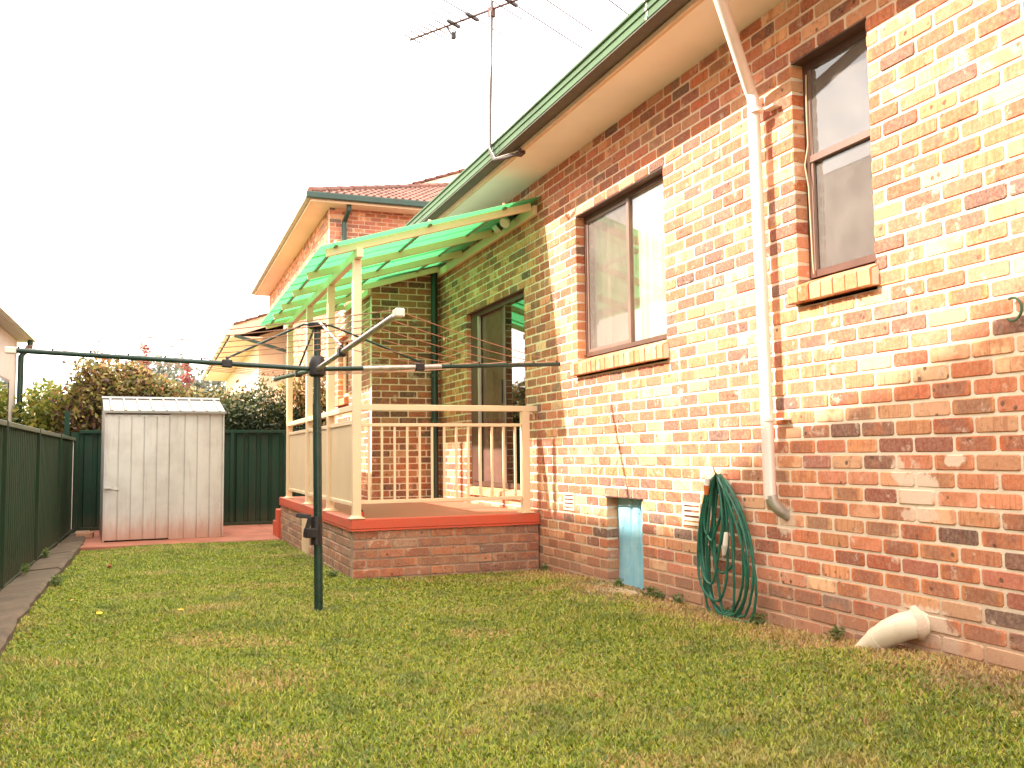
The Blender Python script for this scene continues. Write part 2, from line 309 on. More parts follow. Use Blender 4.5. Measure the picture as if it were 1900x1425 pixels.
def mesh_from(name, v, f, mats=None, fm=None):
    me = bpy.data.meshes.new(name); me.from_pydata([tuple(x) for x in v], [], f)
    for x in (mats or []): me.materials.append(x)
    if fm: me.polygons.foreach_set('material_index', fm)
    me.update(); return me
class MB:
    def __init__(s): s.v = []; s.f = []; s.m = []; s.cur = 0
    def add(s, vs, fs, M=None):
        b = len(s.v)
        for p in vs: s.v.append(tuple(M @ Vector(p)) if M else tuple(p))
        for f in fs: s.f.append([b+i for i in f]); s.m.append(s.cur)
        return s
    def box(s, x0, x1, y0, y1, z0, z1, M=None, bev=0):
        if x0 > x1: x0, x1 = x1, x0
        if y0 > y1: y0, y1 = y1, y0
        if z0 > z1: z0, z1 = z1, z0
        if bev <= 0:
            return s.add([(x0, y0, z0), (x1, y0, z0), (x1, y1, z0), (x0, y1, z0), (x0, y0, z1), (x1, y0, z1), (x1, y1, z1), (x0, y1, z1)],
                         [(0, 3, 2, 1), (4, 5, 6, 7), (0, 1, 5, 4), (1, 2, 6, 5), (2, 3, 7, 6), (3, 0, 4, 7)], M)
        vs = []; 
        for X, sx in ((x0, 1), (x1, -1)):
            for Y, sy in ((y0, 1), (y1, -1)):
                for Z, sz in ((z0, 1), (z1, -1)):
                    vs += [(X, Y+sy*bev, Z+sz*bev), (X+sx*bev, Y, Z+sz*bev), (X+sx*bev, Y+sy*bev, Z)]
        i = lambda a, b, c, k: (a*4+b*2+c)*3+k
        fs = [(i(0,0,0,0), i(0,0,1,0), i(0,1,1,0), i(0,1,0,0)), (i(1,0,0,0), i(1,1,0,0), i(1,1,1,0), i(1,0,1,0)),
              (i(0,0,0,1), i(1,0,0,1), i(1,0,1,1), i(0,0,1,1)), (i(0,1,0,1), i(0,1,1,1), i(1,1,1,1), i(1,1,0,1)),
              (i(0,0,0,2), i(0,1,0,2), i(1,1,0,2), i(1,0,0,2)), (i(0,0,1,2), i(1,0,1,2), i(1,1,1,2), i(0,1,1,2))]
        for c in (0, 1):
            for b in (0, 1): fs.append((i(0,b,c,1), i(0,b,c,2), i(1,b,c,2), i(1,b,c,1)))
            for a in (0, 1): fs.append((i(a,0,c,0), i(a,1,c,0), i(a,1,c,2), i(a,0,c,2)))
        for a in (0, 1):
            for b in (0, 1): fs.append((i(a,b,0,0), i(a,b,1,0), i(a,b,1,1), i(a,b,0,1)))
            for b in (0, 1):
                for c in (0, 1): fs.append((i(a,b,c,0), i(a,b,c,1), i(a,b,c,2)))
        return s.add(vs, fs, M)
    def prism(s, prof, a, b, axis='y', close=True, caps=True):
        # prof: 2-D points in the plane across axis
        def P(p, t): return {'y': (p[0], t, p[1]), 'x': (t, p[0], p[1]), 'z': (p[0], p[1], t)}[axis]
        n = len(prof); vs = [P(p, a) for p in prof]+[P(p, b) for p in prof]
        fs = [(i, (i+1) % n, n+(i+1) % n, n+i) for i in range(n if close else n-1)]
        if close and caps: fs += [tuple(range(n))[::-1], tuple(range(n, 2*n))]
        return s.add(vs, fs)
    def tube(s, pts, r, seg=8, cap=True, closed=False):
        pts = [Vector(p) for p in pts]; n = len(pts); rs = r if isinstance(r, (list, tuple)) else [r]*n
        vs = []; ref = None
        for i, p in enumerate(pts):
            t = ((pts[(i+1) % n] if closed or i < n-1 else p)-(pts[i-1] if closed or i > 0 else p)).normalized()
            if ref is None: ref = t.orthogonal().normalized()
            ref = (ref-t*ref.dot(t)).normalized(); b = t.cross(ref)
            for k in range(seg):
                a = 2*math.pi*k/seg; vs.append(p+rs[i]*(math.cos(a)*ref+math.sin(a)*b))
        fs = []
        for i in range(n if closed else n-1):
            j = (i+1) % n
            for k in range(seg): fs.append((i*seg+k, i*seg+(k+1) % seg, j*seg+(k+1) % seg, j*seg+k))
        if cap and not closed: fs += [tuple(range(seg))[::-1], tuple(range((n-1)*seg, n*seg))]
        return s.add(vs, fs)
    def bar(s, a, b, wd, ht, upv=(0, 0, 1), bev=0):
        a = Vector(a); b = Vector(b); t = (b-a); L = t.length; t.normalize(); u = Vector(upv); sd = t.cross(u).normalized(); u = sd.cross(t)
        M = Matrix((t, sd, u)).transposed().to_4x4(); M.translation = a
        return s.box(0, L, -wd/2, wd/2, -ht/2, ht/2, M, bev)
    def build(s, name, mats, parent=None, smooth=False, **kw):
        if not isinstance(mats, (list, tuple)): mats = [mats]
        me = mesh_from(name, s.v, s.f, mats, s.m if len(mats) > 1 else None)
        if smooth:
            me.polygons.foreach_set('use_smooth', [True]*len(me.polygons))
            try: me.set_sharp_from_angle(angle=R(40))
            except Exception: pass
        return link(name, me, parent, **kw)
def link(name, me, parent=None, loc=None, M=None, **kw):
    o = bpy.data.objects.new(name, me); C.objects.link(o)
    if parent is not None:
        o.parent = parent; o.matrix_parent_inverse = parent_inv(parent)
    if M is not None: o.matrix_basis = M
    elif loc is not None: o.location = loc
    for k, v in kw.items(): o[k] = v
    return o
_world = {}
def parent_inv(p): return _world[p.name].inverted() if p.name in _world else Matrix()
def thing(name, label, cat, loc=(0, 0, 0), group=None):
    o = bpy.data.objects.new(name, None); C.objects.link(o); o.location = loc; o.empty_display_size = .2
    _world[o.name] = Matrix.Translation(Vector(loc)); o['label'] = label; o['category'] = cat
    if group: o['group'] = group
    return o
def tag(o, label, cat, group=None):
    o['label'] = label; o['category'] = cat
    if group: o['group'] = group
    return o
def structure(o): o['kind'] = 'structure'; return o
Z = lambda r: r+EYE                             # height measured from the eye -> world

# ------------------------------------------------------------------ bricks
def brick_template(L, H, D, seed, extra=0):
    r = np.random.default_rng(seed); j = lambda s: (r.random()-.5)*s
    b = .0055
    # front face ring (y=0, inset b), shoulder ring (y=b), back ring (y=D); local origin at centre of front face
    def ring(ins, y, jit):
        return [(-L/2+ins+j(jit), y+j(jit*.4), -H/2+ins+j(jit)), (L/2-ins+j(jit), y+j(jit*.4), -H/2+ins+j(jit)), (L/2-ins+j(jit), y+j(jit*.4), H/2-ins+j(jit)), (-L/2+ins+j(jit), y+j(jit*.4), H/2-ins+j(jit))]
    def oct_(ins, y, c, jit):
        x, z = L/2-ins, H/2-ins; jj = lambda: j(jit)
        return [(-x+c+jj(), y, -z), (x-c+jj(), y, -z), (x, y, -z+c+jj()), (x, y, z-c+jj()), (x-c+jj(), y, z), (-x+c+jj(), y, z), (-x, y, z-c+jj()), (-x, y, -z+c+jj())]
    e = [(j(.0022), j(.0022)) for _ in range(8)]
    v = [(a+p, y+j(.001), c+q) for (a, y, c), (p, q) in zip(oct_(b, 0, .010, .003), e)]+[(a+p, y, c+q) for (a, y, c), (p, q) in zip(oct_(.0012, b, .009, .003), e)]+oct_(.0, D, .004, 0)
    f = [(0, 1, 2, 3, 4, 5, 6, 7)]
    for k in (0, 8):
        for i in range(8): f.append((k+i, k+8+i, k+8+(i+1) % 8, k+(i+1) % 8))
    return np.array(v), f
BV = {}
def bmesh_variant(kind, k):
    key = (kind, k)
    if key not in BV: BV[key] = brick_template(.23 if kind == 'full' else .11, .075, .109, 50+k*7+(3 if kind == 'half' else 0))
    return BV[key]
def add_uv(me, L, H):
    uv = me.uv_layers.new(name='UVMap'); n = len(me.loops); vi = np.zeros(n, int); me.loops.foreach_get('vertex_index', vi)
    co = np.zeros(len(me.vertices)*3); me.vertices.foreach_get('co', co); co = co.reshape(-1, 3)[vi]
    return uv, co
MESHC = {}
def brick_mesh(kind, k, mat):
    key = (kind, k, mat.name)
    if key not in MESHC:
        v, f = bmesh_variant(kind, k); me = mesh_from('brick', v, f, [mat]); L = .23 if kind == 'full' else .11
        uv, co = add_uv(me, L, .075)
        uv.data.foreach_set('uv', np.stack([co[:, 0]/L+.5, co[:, 2]/.075+.5], 1).ravel()); MESHC[key] = me
    return MESHC[key]
class Bricks:
    """collects bricks (matrix, kind, length scale, height scale) of one parent, then links the ones that show largest singly and joins the rest"""
    def __init__(s, parent, mat, limit, name='brick', rest='brickwork'): s.p = parent; s.mat = mat; s.lim = limit; s.L = []; s.name = name; s.rest = rest
    def add(s, pos, u, n, L, H):
        kind = 'full' if L > .16 else 'half'; base = .23 if kind == 'full' else .11
        s.L.append((Vector(pos), Vector(u), Vector(n), kind, L/base, H/.075))
    def finish(s):
        if not s.L: return
        P = np.array([b[0] for b in s.L]); nn = np.array([b[2] for b in s.L]); px, py, pz = project(P)
        vis = (px > -10) & (px < 1910) & (py > -10) & (py < 1435) & (pz > .2)
        tocam = CAMP-P; d = np.linalg.norm(tocam, axis=1); cosn = np.sum(tocam*nn, 1)/d
        area = np.array([b[4]*(.23 if b[3] == 'full' else .11)*b[5]*.075 for b in s.L])*cosn/d**2*vis*(cosn > 0)
        order = np.argsort(-area); single = set(int(i) for i in order[:s.lim] if area[i] > 0)
        VV = []; FF = []; RR = []; UU = []; nb = 0
        for i, (pos, u, n, kind, sx, sz) in enumerate(s.L):
            k = random.randrange(6); push = random.uniform(-.0025, .0025); tilt = random.uniform(-.006, .006)
            rv = random.random()
            ly = -n; M = Matrix((u*sx, ly, Vector((0, 0, 1))*sz)).transposed().to_4x4() @ Matrix.Rotation(tilt, 4, 'Y'); M.translation = pos+n*push
            if i in single:
                o = link(s.name, brick_mesh(kind, k, s.mat), s.p, M=M); o['rnd'] = rv
            else:
                v, f = bmesh_variant(kind, k); Mn = np.array(M); w_ = v @ Mn[:3, :3].T+Mn[:3, 3]
                VV.append(w_); FF += [[nb+q for q in ff] for ff in f]; nb += len(v); RR += [rv]*len(v)
                Lk = .23 if kind == 'full' else .11
                UU.append(np.stack([v[:, 0]/Lk+.5, v[:, 2]/.075+.5], 1))
        if VV:
            V = np.concatenate(VV); me = mesh_from(s.rest, V, FF, [s.mat])
            a = me.attributes.new('rnd', 'FLOAT', 'POINT'); a.data.foreach_set('value', RR)
            vi = np.zeros(len(me.loops), int); me.loops.foreach_get('vertex_index', vi)
            uv = me.uv_layers.new(name='UVMap'); uv.data.foreach_set('uv', np.concatenate(UU)[vi].ravel())
            o = link(s.rest, me, s.p); o['kind'] = 'stuff'
CP, ZREF = .085, .653                            # course height, a known top-of-brick level on the wall
def wall(bricks, mort, O, u, n, s0, s1, z0, z1, openings=(), phase=0., cp=CP, zref=ZREF, quoin=(0, 0), depth=.11, rec=.005, zlo=None):
    """stretcher bond on the plane O + s*u; quoin=(a,b): on odd/even courses that end is pulled back by a brick's depth"""
    u = Vector(u); n = Vector(n); O = Vector(O)
    k0 = math.floor((z0-zref)/cp); k1 = math.ceil((z1-zref)/cp)
    for k in range(k0, k1+1):
        top = zref+cp*k; bot = top-cp+.010
        top_, bot_ = min(top, z1), max(bot, z0)
        if top_-bot_ < .02: continue
        a, b = s0, s1
        odd = k % 2
        if quoin[0]: a = s0+(.12 if (odd == (quoin[0] > 0)) else 0)
        if quoin[1]: b = s1-(.12 if (odd == (quoin[1] > 0)) else 0)
        segs = [(a, b)]
        mid = (top_+bot_)/2
        for (oa, ob, za, zb) in openings:
            if za-.01 < mid < zb+.01:
                ns = []
                for p, q in segs:
                    if ob <= p or oa >= q: ns.append((p, q)); continue
                    if oa > p: ns.append((p, oa))
                    if ob < q: ns.append((ob, q))
                segs = ns
        ph = phase+(.12 if odd else 0)
        for p, q in segs:
            t = math.floor((p-ph)/.24)*.24+ph; cuts = []
            while t < q:
                if t > p+.05 and t < q-.05: cuts.append(t+random.uniform(-.004, .004))
                t += .24
            e = [p-.005]+cuts+[q+.005]
            for i in range(len(e)-1):
                L = e[i+1]-e[i]-.010
                if L < .03: continue
                c = (e[i]+e[i+1])/2
                bricks.add(O+u*c+Vector((0, 0, (top_+bot_)/2)), u, n, L, top_-bot_)
    # mortar bed behind the faces, with the same openings
    ss = sorted(set([s0, s1]+[x for o in openings for x in (o[0]-rec, o[1]+rec)])); zz = sorted(set([z0 if zlo is None else zlo, z1]+[x for o in openings for x in (o[2]-rec, o[3]+rec)]))
    ss = [x for x in ss if s0 <= x <= s1]; zz = [x for x in zz if (z0 if zlo is None else zlo) <= x <= z1]
    for i in range(len(ss)-1):
        for j in range(len(zz)-1):
            cs, cz = (ss[i]+ss[i+1])/2, (zz[j]+zz[j+1])/2
            if any(o[0]-rec < cs < o[1]+rec and o[2]-rec < cz < o[3]+rec for o in openings): continue
            a = O+u*ss[i]-n*rec; b = O+u*ss[i+1]-n*rec; dd = -n*(depth-rec-.002)
            vs = [a, b, b+dd, a+dd]; vs = [v+Vector((0, 0, zz[j])) for v in vs]+[v+Vector((0, 0, zz[j+1])) for v in vs]
            mort.add(vs, [(0, 3, 2, 1), (4, 5, 6, 7), (0, 1, 5, 4), (1, 2, 6, 5), (2, 3, 7, 6), (3, 0, 4, 7)])

# ------------------------------------------------------------------ ground
def sst(x, a, b):
    t = np.clip((x-a)/(b-a), 0, 1); return t*t*(3-2*t)
def gz(x, y):
    x = np.asarray(x, float); y = np.asarray(y, float)
    z = -.010*(np.clip(y, -6, 13)-8)*sst(y, 6, 9)-.0
    z = z+.05*sst(x, -1.6, -.1)*sst(y, 8.0, 6.5)
    z = z+.10*sst(x, -1.8, -.15)*sst(y, 5.0, 3.2)
    z = z-.02*sst(x, -3.6, -4.3)
    z = z+.012*np.sin(x*2.3+y*1.1)*np.cos(y*1.7-x*.6)
    return z
def make_ground():
    xs = np.concatenate([[-400, -120, -40, -15, -8, -6], np.arange(-5, 1.01, .1), [2, 6, 15, 40, 120, 400]])
    ys = np.concatenate([[-400, -100, -30, -12, -6], np.arange(-4, 17.01, .12), [20, 30, 60, 150, 400, 1200]])
    X, Y = np.meshgrid(xs, ys, indexing='ij'); Zz = gz(X, Y)-.007+.003*rng.standard_normal(X.shape)
    far = (X < -5.1) | (X > 1.2) | (Y > 17.2) | (Y < -5); Zz = np.where(far, -.08, Zz)
    v = np.stack([X, Y, Zz], -1).reshape(-1, 3); ny = len(ys)
    f = [(i*ny+j, (i+1)*ny+j, (i+1)*ny+j+1, i*ny+j+1) for i in range(len(xs)-1) for j in range(ny-1)]
    me = mesh_from('ground', v, f, [MAT['soil']]); me.polygons.foreach_set('use_smooth', [True]*len(f))
    structure(link('ground', me))
make_ground()
def make_grass():
    N = 820000
    # more blades close to the camera
    y = 1.2+(13.15-1.2)*rng.random(N)**1.55; x = -4.36+(4.36-.0)*rng.random(N)
    keep = ~((x > -1.80) & (y > 8.27)); strip_ = sst(x+.10*np.sin(y*5)+.07*np.sin(y*13), -.50, -.10); keep &= ~(rng.random(N) < .62*strip_)
    keep &= ~(rng.random(N) < .8*np.exp(-((x+.40)/.42)**2-((y-6.2)/.55)**2)); keep &= ~((y > 7.9) & (x > -1.9) & (rng.random(N) < .75*sst(y+.08*np.sin(x*9), 7.9, 8.2)))
    patch = np.sin(x*1.9+1.3*np.sin(y*1.1))*np.cos(y*1.3+.8*np.sin(x*2.1)); keep &= rng.random(N) > .25*(patch > .45)
    keep0 = keep; x = x[keep]; y = y[keep]; n = len(x)
    z = gz(x, y)-.004
    a = rng.random(n)*2*np.pi; h = (.009+.017*rng.random(n)**1.8)*(1+.5*(patch[keep] < -.3)); lean = h*(.35+1.1*rng.random(n)); wd = .0010+.0015*rng.random(n)
    wd = wd*(1+.16*np.clip(y-3, 0, 10))
    broad = rng.random(n) < .20
    h = np.where(broad, .008+.014*rng.random(n), h); lean = np.where(broad, .008+.010*rng.random(n), lean); wd = np.where(broad, wd*3.0, wd)
    ca, sa = np.cos(a), np.sin(a); b = a+np.pi/2+rng.normal(0, .5, n); cb, sb = np.cos(b), np.sin(b)
    P = np.stack([x, y, z], 1)
    base1 = P+np.stack([cb*wd, sb*wd, 0*wd], 1); base2 = P-np.stack([cb*wd, sb*wd, 0*wd], 1)
    mid = P+np.stack([ca*lean*.45, sa*lean*.45, h*.65], 1); m1 = mid+np.stack([cb*wd, sb*wd, 0*wd], 1)*.9; m2 = mid-np.stack([cb*wd, sb*wd, 0*wd], 1)*.9
    tip = P+np.stack([ca*lean, sa*lean, h], 1)
    V = np.stack([base1, base2, m1, m2, tip], 1).reshape(-1, 3)
    i = np.arange(n)*5
    T = np.stack([i, i+1, i+3, i, i+3, i+2, i+2, i+3, i+4], 1).reshape(-1)
    me = bpy.data.meshes.new('grass'); me.vertices.add(len(V)); me.vertices.foreach_set('co', V.ravel())
    me.loops.add(len(T)); me.loops.foreach_set('vertex_index', T.astype(np.int32)); nf = len(T)//3
    me.polygons.add(nf); me.polygons.foreach_set('loop_start', np.arange(nf, dtype=np.int32)*3)
    me.update(calc_edges=True); me.materials.append(MAT['grass'])
    col = np.clip(rng.normal(.36, .22, n)+.42*(rng.random(n) < .17)+.10*patch[keep]+.35*sst(x, -.9, -.1), 0, 1); col = np.where(broad, np.clip(rng.normal(.22, .16, n), 0, 1), col); st_ = strip_[keep0]; dead = rng.random(n) < st_*.93; col = np.where(dead, .92+.08*rng.random(n), col)
    pp = np.sin(x*3.1+2*np.sin(y*2.3))*np.sin(y*2.7+1.5*np.sin(x*1.7)); col = np.where((pp > .5) & (rng.random(n) < .38*sst(pp, .5, .9)), .9+.1*rng.random(n), col)
    at = me.attributes.new('rnd', 'FLOAT', 'POINT'); at.data.foreach_set('value', np.repeat(col, 5))
    o = link('grass', me); o['kind'] = 'stuff'
make_grass()

# ------------------------------------------------------------------ the brick house
house = thing('brick_house', 'mottled clay brick house with sage green gutter along the right of the lawn', 'house', (0, 5, 0))
W1 = (5.83, 7.355, .76+1.10+.07, Z(2.103)); W2 = (3.72, 4.335, Z(.985), Z(2.283)); DOOR = (8.61, 10.49, Z(-.335), Z(1.688)); HATCH = (6.25, 6.70, .00, .748)
# heads snap to the nearest bed joint
def head(k): return ZREF+CP*k+.010
W1 = (5.83, 7.355, Z(.840), head(30)); W2 = (3.72, 4.335, Z(.99), head(32)); DOOR = (8.61, 10.49, Z(-.36), head(25)); HATCH = (6.25, 6.845, -.02, head(1))
SOF = Z(2.695)
mw = MB(); br = Bricks(house, MAT['brick'], 300)
flip = lambda o, drop=0: (-o[1], -o[0], o[2]-drop, o[3])
sill_drop = .165
ops = [flip(W1, sill_drop), flip(W2, .155), flip(DOOR, .10), flip(HATCH)]
wall(br, mw, (0, 0, 0), (0, -1, 0), (-1, 0, 0), -11.76, 3.0, -.03, SOF, ops, phase=-3.033, zlo=-.3)
be = Bricks(house, MAT['brick_red_shaded'], 0)
wall(be, mw, (0, 11.65, 0), (1, 0, 0), (0, -1, 0), -.90, 0, .50, Z(2.45), (), phase=-.9)
WX = (13.22, 14.03, Z(.90), head(27)-.085)
wall(br, mw, (-.90, 0, 0), (0, -1, 0), (-1, 0, 0), -14.62, -11.77, .45, Z(2.45), [flip(WX, .155)], phase=-11.65)
mw.build('mortar', MAT['mortar'], house)
br.lim = 210; br.finish(); be.lim = 90; be.finish()
# inner leaf and room
b = MB()
b.box(.11, .14, 9.0-12, 5.83-.2, -.3, SOF) if 0 else None
def inner_leaf(x, y0, y1, z0, z1, opn):
    m = MB(); ys = sorted(set([y0, y1]+[q for o in opn for q in o[:2]])); zs = sorted(set([z0, z1]+[q for o in opn for q in o[2:]]))
    for i in range(len(ys)-1):
        for j in range(len(zs)-1):
            cy, cz = (ys[i]+ys[i+1])/2, (zs[j]+zs[j+1])/2
            if any(o[0] < cy < o[1] and o[2] < cz < o[3] for o in opn): continue
            m.box(x, x+.12, ys[i], ys[i+1], zs[j], zs[j+1])
    return m
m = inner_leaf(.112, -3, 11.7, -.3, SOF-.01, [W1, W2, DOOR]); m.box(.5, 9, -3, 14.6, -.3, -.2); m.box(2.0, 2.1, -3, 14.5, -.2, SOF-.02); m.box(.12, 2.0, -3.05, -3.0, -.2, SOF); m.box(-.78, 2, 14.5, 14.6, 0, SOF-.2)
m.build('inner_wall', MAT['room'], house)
# soffit, fascia, gutter
m = MB(); m.box(-.485, .2, -3.2, 11.2, SOF, SOF+.012)
for y in (-1.2, 1.4, 3.98, 6.65, 9.3): pass
m.build('soffit', MAT['soffit'], house)
m = MB(); m.box(-.508, -.484, -3.2, 11.2, Z(2.668), Z(2.85)); m.prism([(-.484, SOF-.001), (-.484, SOF-.03), (-.472, SOF-.028), (-.458, SOF-.001)], -3.2, 11.2); m.build('fascia', MAT['cream'], house)
def gutter_profile(x1, zb, zt, wdt=.115):
    x0 = x1-wdt; h = zt-zb
    return [(x1, zb+.01), (x1, zb), (x0+.012, zb), (x0, zb+.012), (x0, zb+.030), (x0+.008, zb+.036), (x0+.008, zb+h*.45), (x0-.002, zb+h*.5), (x0-.002, zb+h*.62), (x0+.006, zb+h*.66), (x0+.004, zb+h*.84),
            (x0-.010, zb+h*.87), (x0-.012, zt-.004), (x0-.006, zt), (x0+.012, zt), (x0+.016, zt-.012), (x0+.016, zb+.012), (x1, zb+.012)]
m = MB(); m.prism(gutter_profile(-.511, Z(2.709), Z(2.848)), -3.3, 11.15); g = m.build('gutter', MAT['gutter'], house)
m = MB(); m.box(-.624, -.511, -3.3, 11.15, Z(2.702), Z(2.7085)); m.build('gutter_shade_strip', MAT['gutter_shade'], g)  # added strip, darkened like the shaded gutter bottom
for yy in (4.92, 7.62, 10.2):
    m = MB(); m.prism([(x-.003 if x < -.6 else x, z) for x, z in gutter_profile(-.511, Z(2.704), Z(2.851))[2:13]], yy-.012, yy+.012, close=False); m.build('gutter_bracket', MAT['galv' if yy < 6 else 'gutter'], g)
# main roof behind the gutter
rf = MB(); rf.prism([(-.56, Z(2.84)), (-.56, Z(2.86)), (4.5, Z(4.86)), (9.5, Z(2.86)), (9.5, Z(2.80)), (4.5, Z(4.75)), (-.3, Z(2.80))], -3.5, 14.2); rf.build('roof', MAT['tile'], house)
m = MB(); m.box(9.0, 9.1, -3, 14.2, -.3, SOF); m.box(0.2, 9.1, -3.2, -3.1, -.3, SOF); m.box(-.9, 9.1, 14.62, 14.7, -.3, Z(2.45)); m.build('outer_wall', MAT['brick'], house)
# low eave of the side wing
m = MB(); m.box(-1.05, .0, 11.52, 14.9, Z(2.452), Z(2.50)); m.build('wing_eave', MAT['soffit'], house)
m = MB(); m.box(-1.14, -1.05, 11.45, 14.95, Z(2.46), Z(2.56)); m.box(-1.14, -.12, 11.43, 11.515, Z(2.46), Z(2.56)); m.build('wing_gutter', MAT['dkgreen'], house)
# ---- windows
def sill(parent, y0, y1, ztop, drop, proj=.06, xin=.10, n=None):
    n = n or max(3, round((y1-y0)/.086)); st = (y1-y0)/n
    for i in range(n):
        m = MB(); a = y0+i*st+.005; c = y0+(i+1)*st-.005; r_ = random.uniform(-.004, .004)
        pr = [(xin, ztop), (-proj+r_+.008, ztop-.055), (-proj+r_, ztop-.065), (-proj+r_+.002, ztop-drop+.008), (-proj+r_+.01, ztop-drop), (xin, ztop-drop+.02)]
        m.prism(pr, a, c); o = m.build('sill_brick', MAT['brick'], parent); o['rnd'] = random.choice([.05, .15, .35, .5, .6, .9, .12, .45])
    m = MB(); m.prism([(xin, ztop-.004), (-proj+.014, ztop-.062), (-proj+.014, ztop-drop+.006), (xin, ztop-drop+.02)], y0+.004, y1-.004); m.build('sill_mortar', MAT['mortar'], parent)
def frame(m, x0, x1, y0, y1, z0, z1, t, mid=()):
    m.box(x0, x1, y0, y1, z1-t, z1); m.box(x0, x1, y0, y1, z0, z0+t); m.box(x0, x1, y0, y0+t, z0+t, z1-t); m.box(x0, x1, y1-t, y1, z0+t, z1-t)
def curtain(y0, y1, z0, z1, x, amp, per, mat, parent, name='curtain', scallop=0):
    m = MB(); n = int((y1-y0)/per*10)+2; vs = []
    for i in range(n):
        y = y0+(y1-y0)*i/(n-1); ph = 2*math.pi*(y-y0)/per
        vs.append((x+amp*math.sin(ph)+amp*.3*math.sin(ph*2.7+1), y))
    k = len(vs); V = [(a, c, z0) for a, c in vs]+[(a*.98+.004, c, z1) for a, c in vs]
    m.add(V, [(i, i+1, k+i+1, k+i) for i in range(k-1)]); return m.build(name, mat, parent, smooth=True)
def window_group(name, label=None):
    m = MB(); return m
# window 1: two-light sliding window
a, c, z0, z1 = W1
m = MB(); frame(m, .085, .125, a, c, z0+.012, z1-.004, .035); win = m.build('window', MAT['bronze'], house, label='brown framed two-light sliding window, the wider one nearer the porch')
mid = 6.55
m = MB(); frame(m, .092, .112, mid-.02, c-.036, z0+.048, z1-.04, .028); m.build('sash', MAT['bronze_light'], win)
m = MB(); m.box(.088, .12, mid-.028, mid+.014, z0+.047, z1-.039); m.build('mullion', MAT['bronze_light'], win)
m = MB(); m.box(.101, .103, mid+.0, c-.06, z0+.07, z1-.07); m.build('pane', MAT['glass_screen'], win)
m = MB(); m.box(.106, .108, a+.03, mid-.02, z0+.04, z1-.04); m.build('pane', MAT['glass'], win)
curtain(a-.1, mid+.02, z0-.05, z1+.1, .165, .012, .085, MAT['curtain'], win)
curtain(mid+.03, c+.1, z0-.05, z1+.1, .20, .022, .13, MAT['curtain'], win)
m = MB(); m.box(.13, .15, a, c, z1-.03, z1+.1); m.build('curtain_track', MAT['white'], win)
sill(win, a-.04, c+.03, z0+.004, sill_drop)
# window 2: tall sash window nearest the camera
a, c, z0, z1 = W2
m = MB(); frame(m, .085, .125, a, c, z0+.012, z1-.004, .040); win = m.build('window', MAT['bronze'], house, label='tall narrow brown sash window nearest the camera')
zm = Z(1.70)
m = MB(); m.box(.080, .106, a+.04, c-.04, zm-.02, zm+.02); m.build('meeting_rail', MAT['bronze_light'], win)
m = MB(); m.box(.088, .104, c-.062, c-.0405, z0+.05, z1-.05); m.build('sash', MAT['bronze_light'], win)
m = MB(); m.box(.094, .096, a+.03, c-.03, zm+.01, z1-.03); m.build('pane', MAT['glass_w2'], win)
m = MB(); m.box(.108, .110, a+.03, c-.03, z0+.03, zm-.01); m.build('pane', MAT['glass_w2'], win)
curtain(a-.1, c+.1, z0-.05, z1+.1, .19, .014, .11, MAT['curtain_grey'], win)
m = MB(); m.tube([(.07, c-.05, z1-.08), (.062, c-.052, z1-.3), (.07, c-.045, z1-.5), (.055, c-.03, z1-.62), (.06, c-.05, z1-.75), (.068, c-.052, z0+.1), (.07, c-.055, z0+.03)], .004, 5); m.build('cable', MAT['flue'], win)
sill(win, a-.03, c+.03, z0+.004, .152, n=7)
# sliding door
a, c, z0, z1 = DOOR
m = MB(); frame(m, .06, .14, a, c, z0, z1-.004, .055); dr = m.build('door', MAT['bronze'], house, label='brown framed sliding glass door opening onto the porch')
m = MB(); m.box(.05, .13, c-.26, c-.056, z0+.055, z1-.06); m.build('door_screen', MAT['bronze'], dr)
m = MB(); m.box(.052, .082, c-.30, c-.262, z0+.055, z1-.06); m.build('stile', MAT['alu'], dr)
m = MB(); m.box(.085, .115, 9.40, 9.47, z0+.055, z1-.06); m.build('stile', MAT['bronze'], dr)
m = MB(); m.box(.062, .084, 9.33, 9.36, z0+.055, z1-.06); m.build('stile', MAT['bronze_light'], dr)
m = MB(); m.box(.045, .062, 9.405, 9.435, Z(.56), Z(.82), bev=.005); m.build('handle', MAT['black'], dr)
m = MB(); m.box(.098, .100, 9.47, c-.30, z0+.05, z1-.06); m.build('pane', MAT['glass_fly'], dr)
m = MB(); m.box(.068, .070, a+.05, 9.34, z0+.05, z1-.06); m.build('pane', MAT['glass_door'], dr)
curtain(9.38, c+.1, z0-.05, z1+.05, .22, .02, .14, MAT['curtain_mauve'], dr)
m = MB(); m.box(.145, .165, 9.4, c-.28, Z(.40), Z(.47)); m.build('transom', MAT['bronze'], dr)
n = 21
for i in range(n):
    y0 = a+(c-a)/n*i; m = MB(); m.prism([(.10, z0-.002), (-.03, z0-.035), (-.032, z0-.10), (.10, z0-.10)], y0+.005, y0+(c-a)/n-.005); o = m.build('sill_brick', MAT['brick'], dr); o['rnd'] = random.random()*.5
m = MB(); m.prism([(.10, z0-.006), (-.025, z0-.04), (-.026, z0-.10), (.10, z0-.10)], a, c); m.build('sill_mortar', MAT['mortar'], dr)
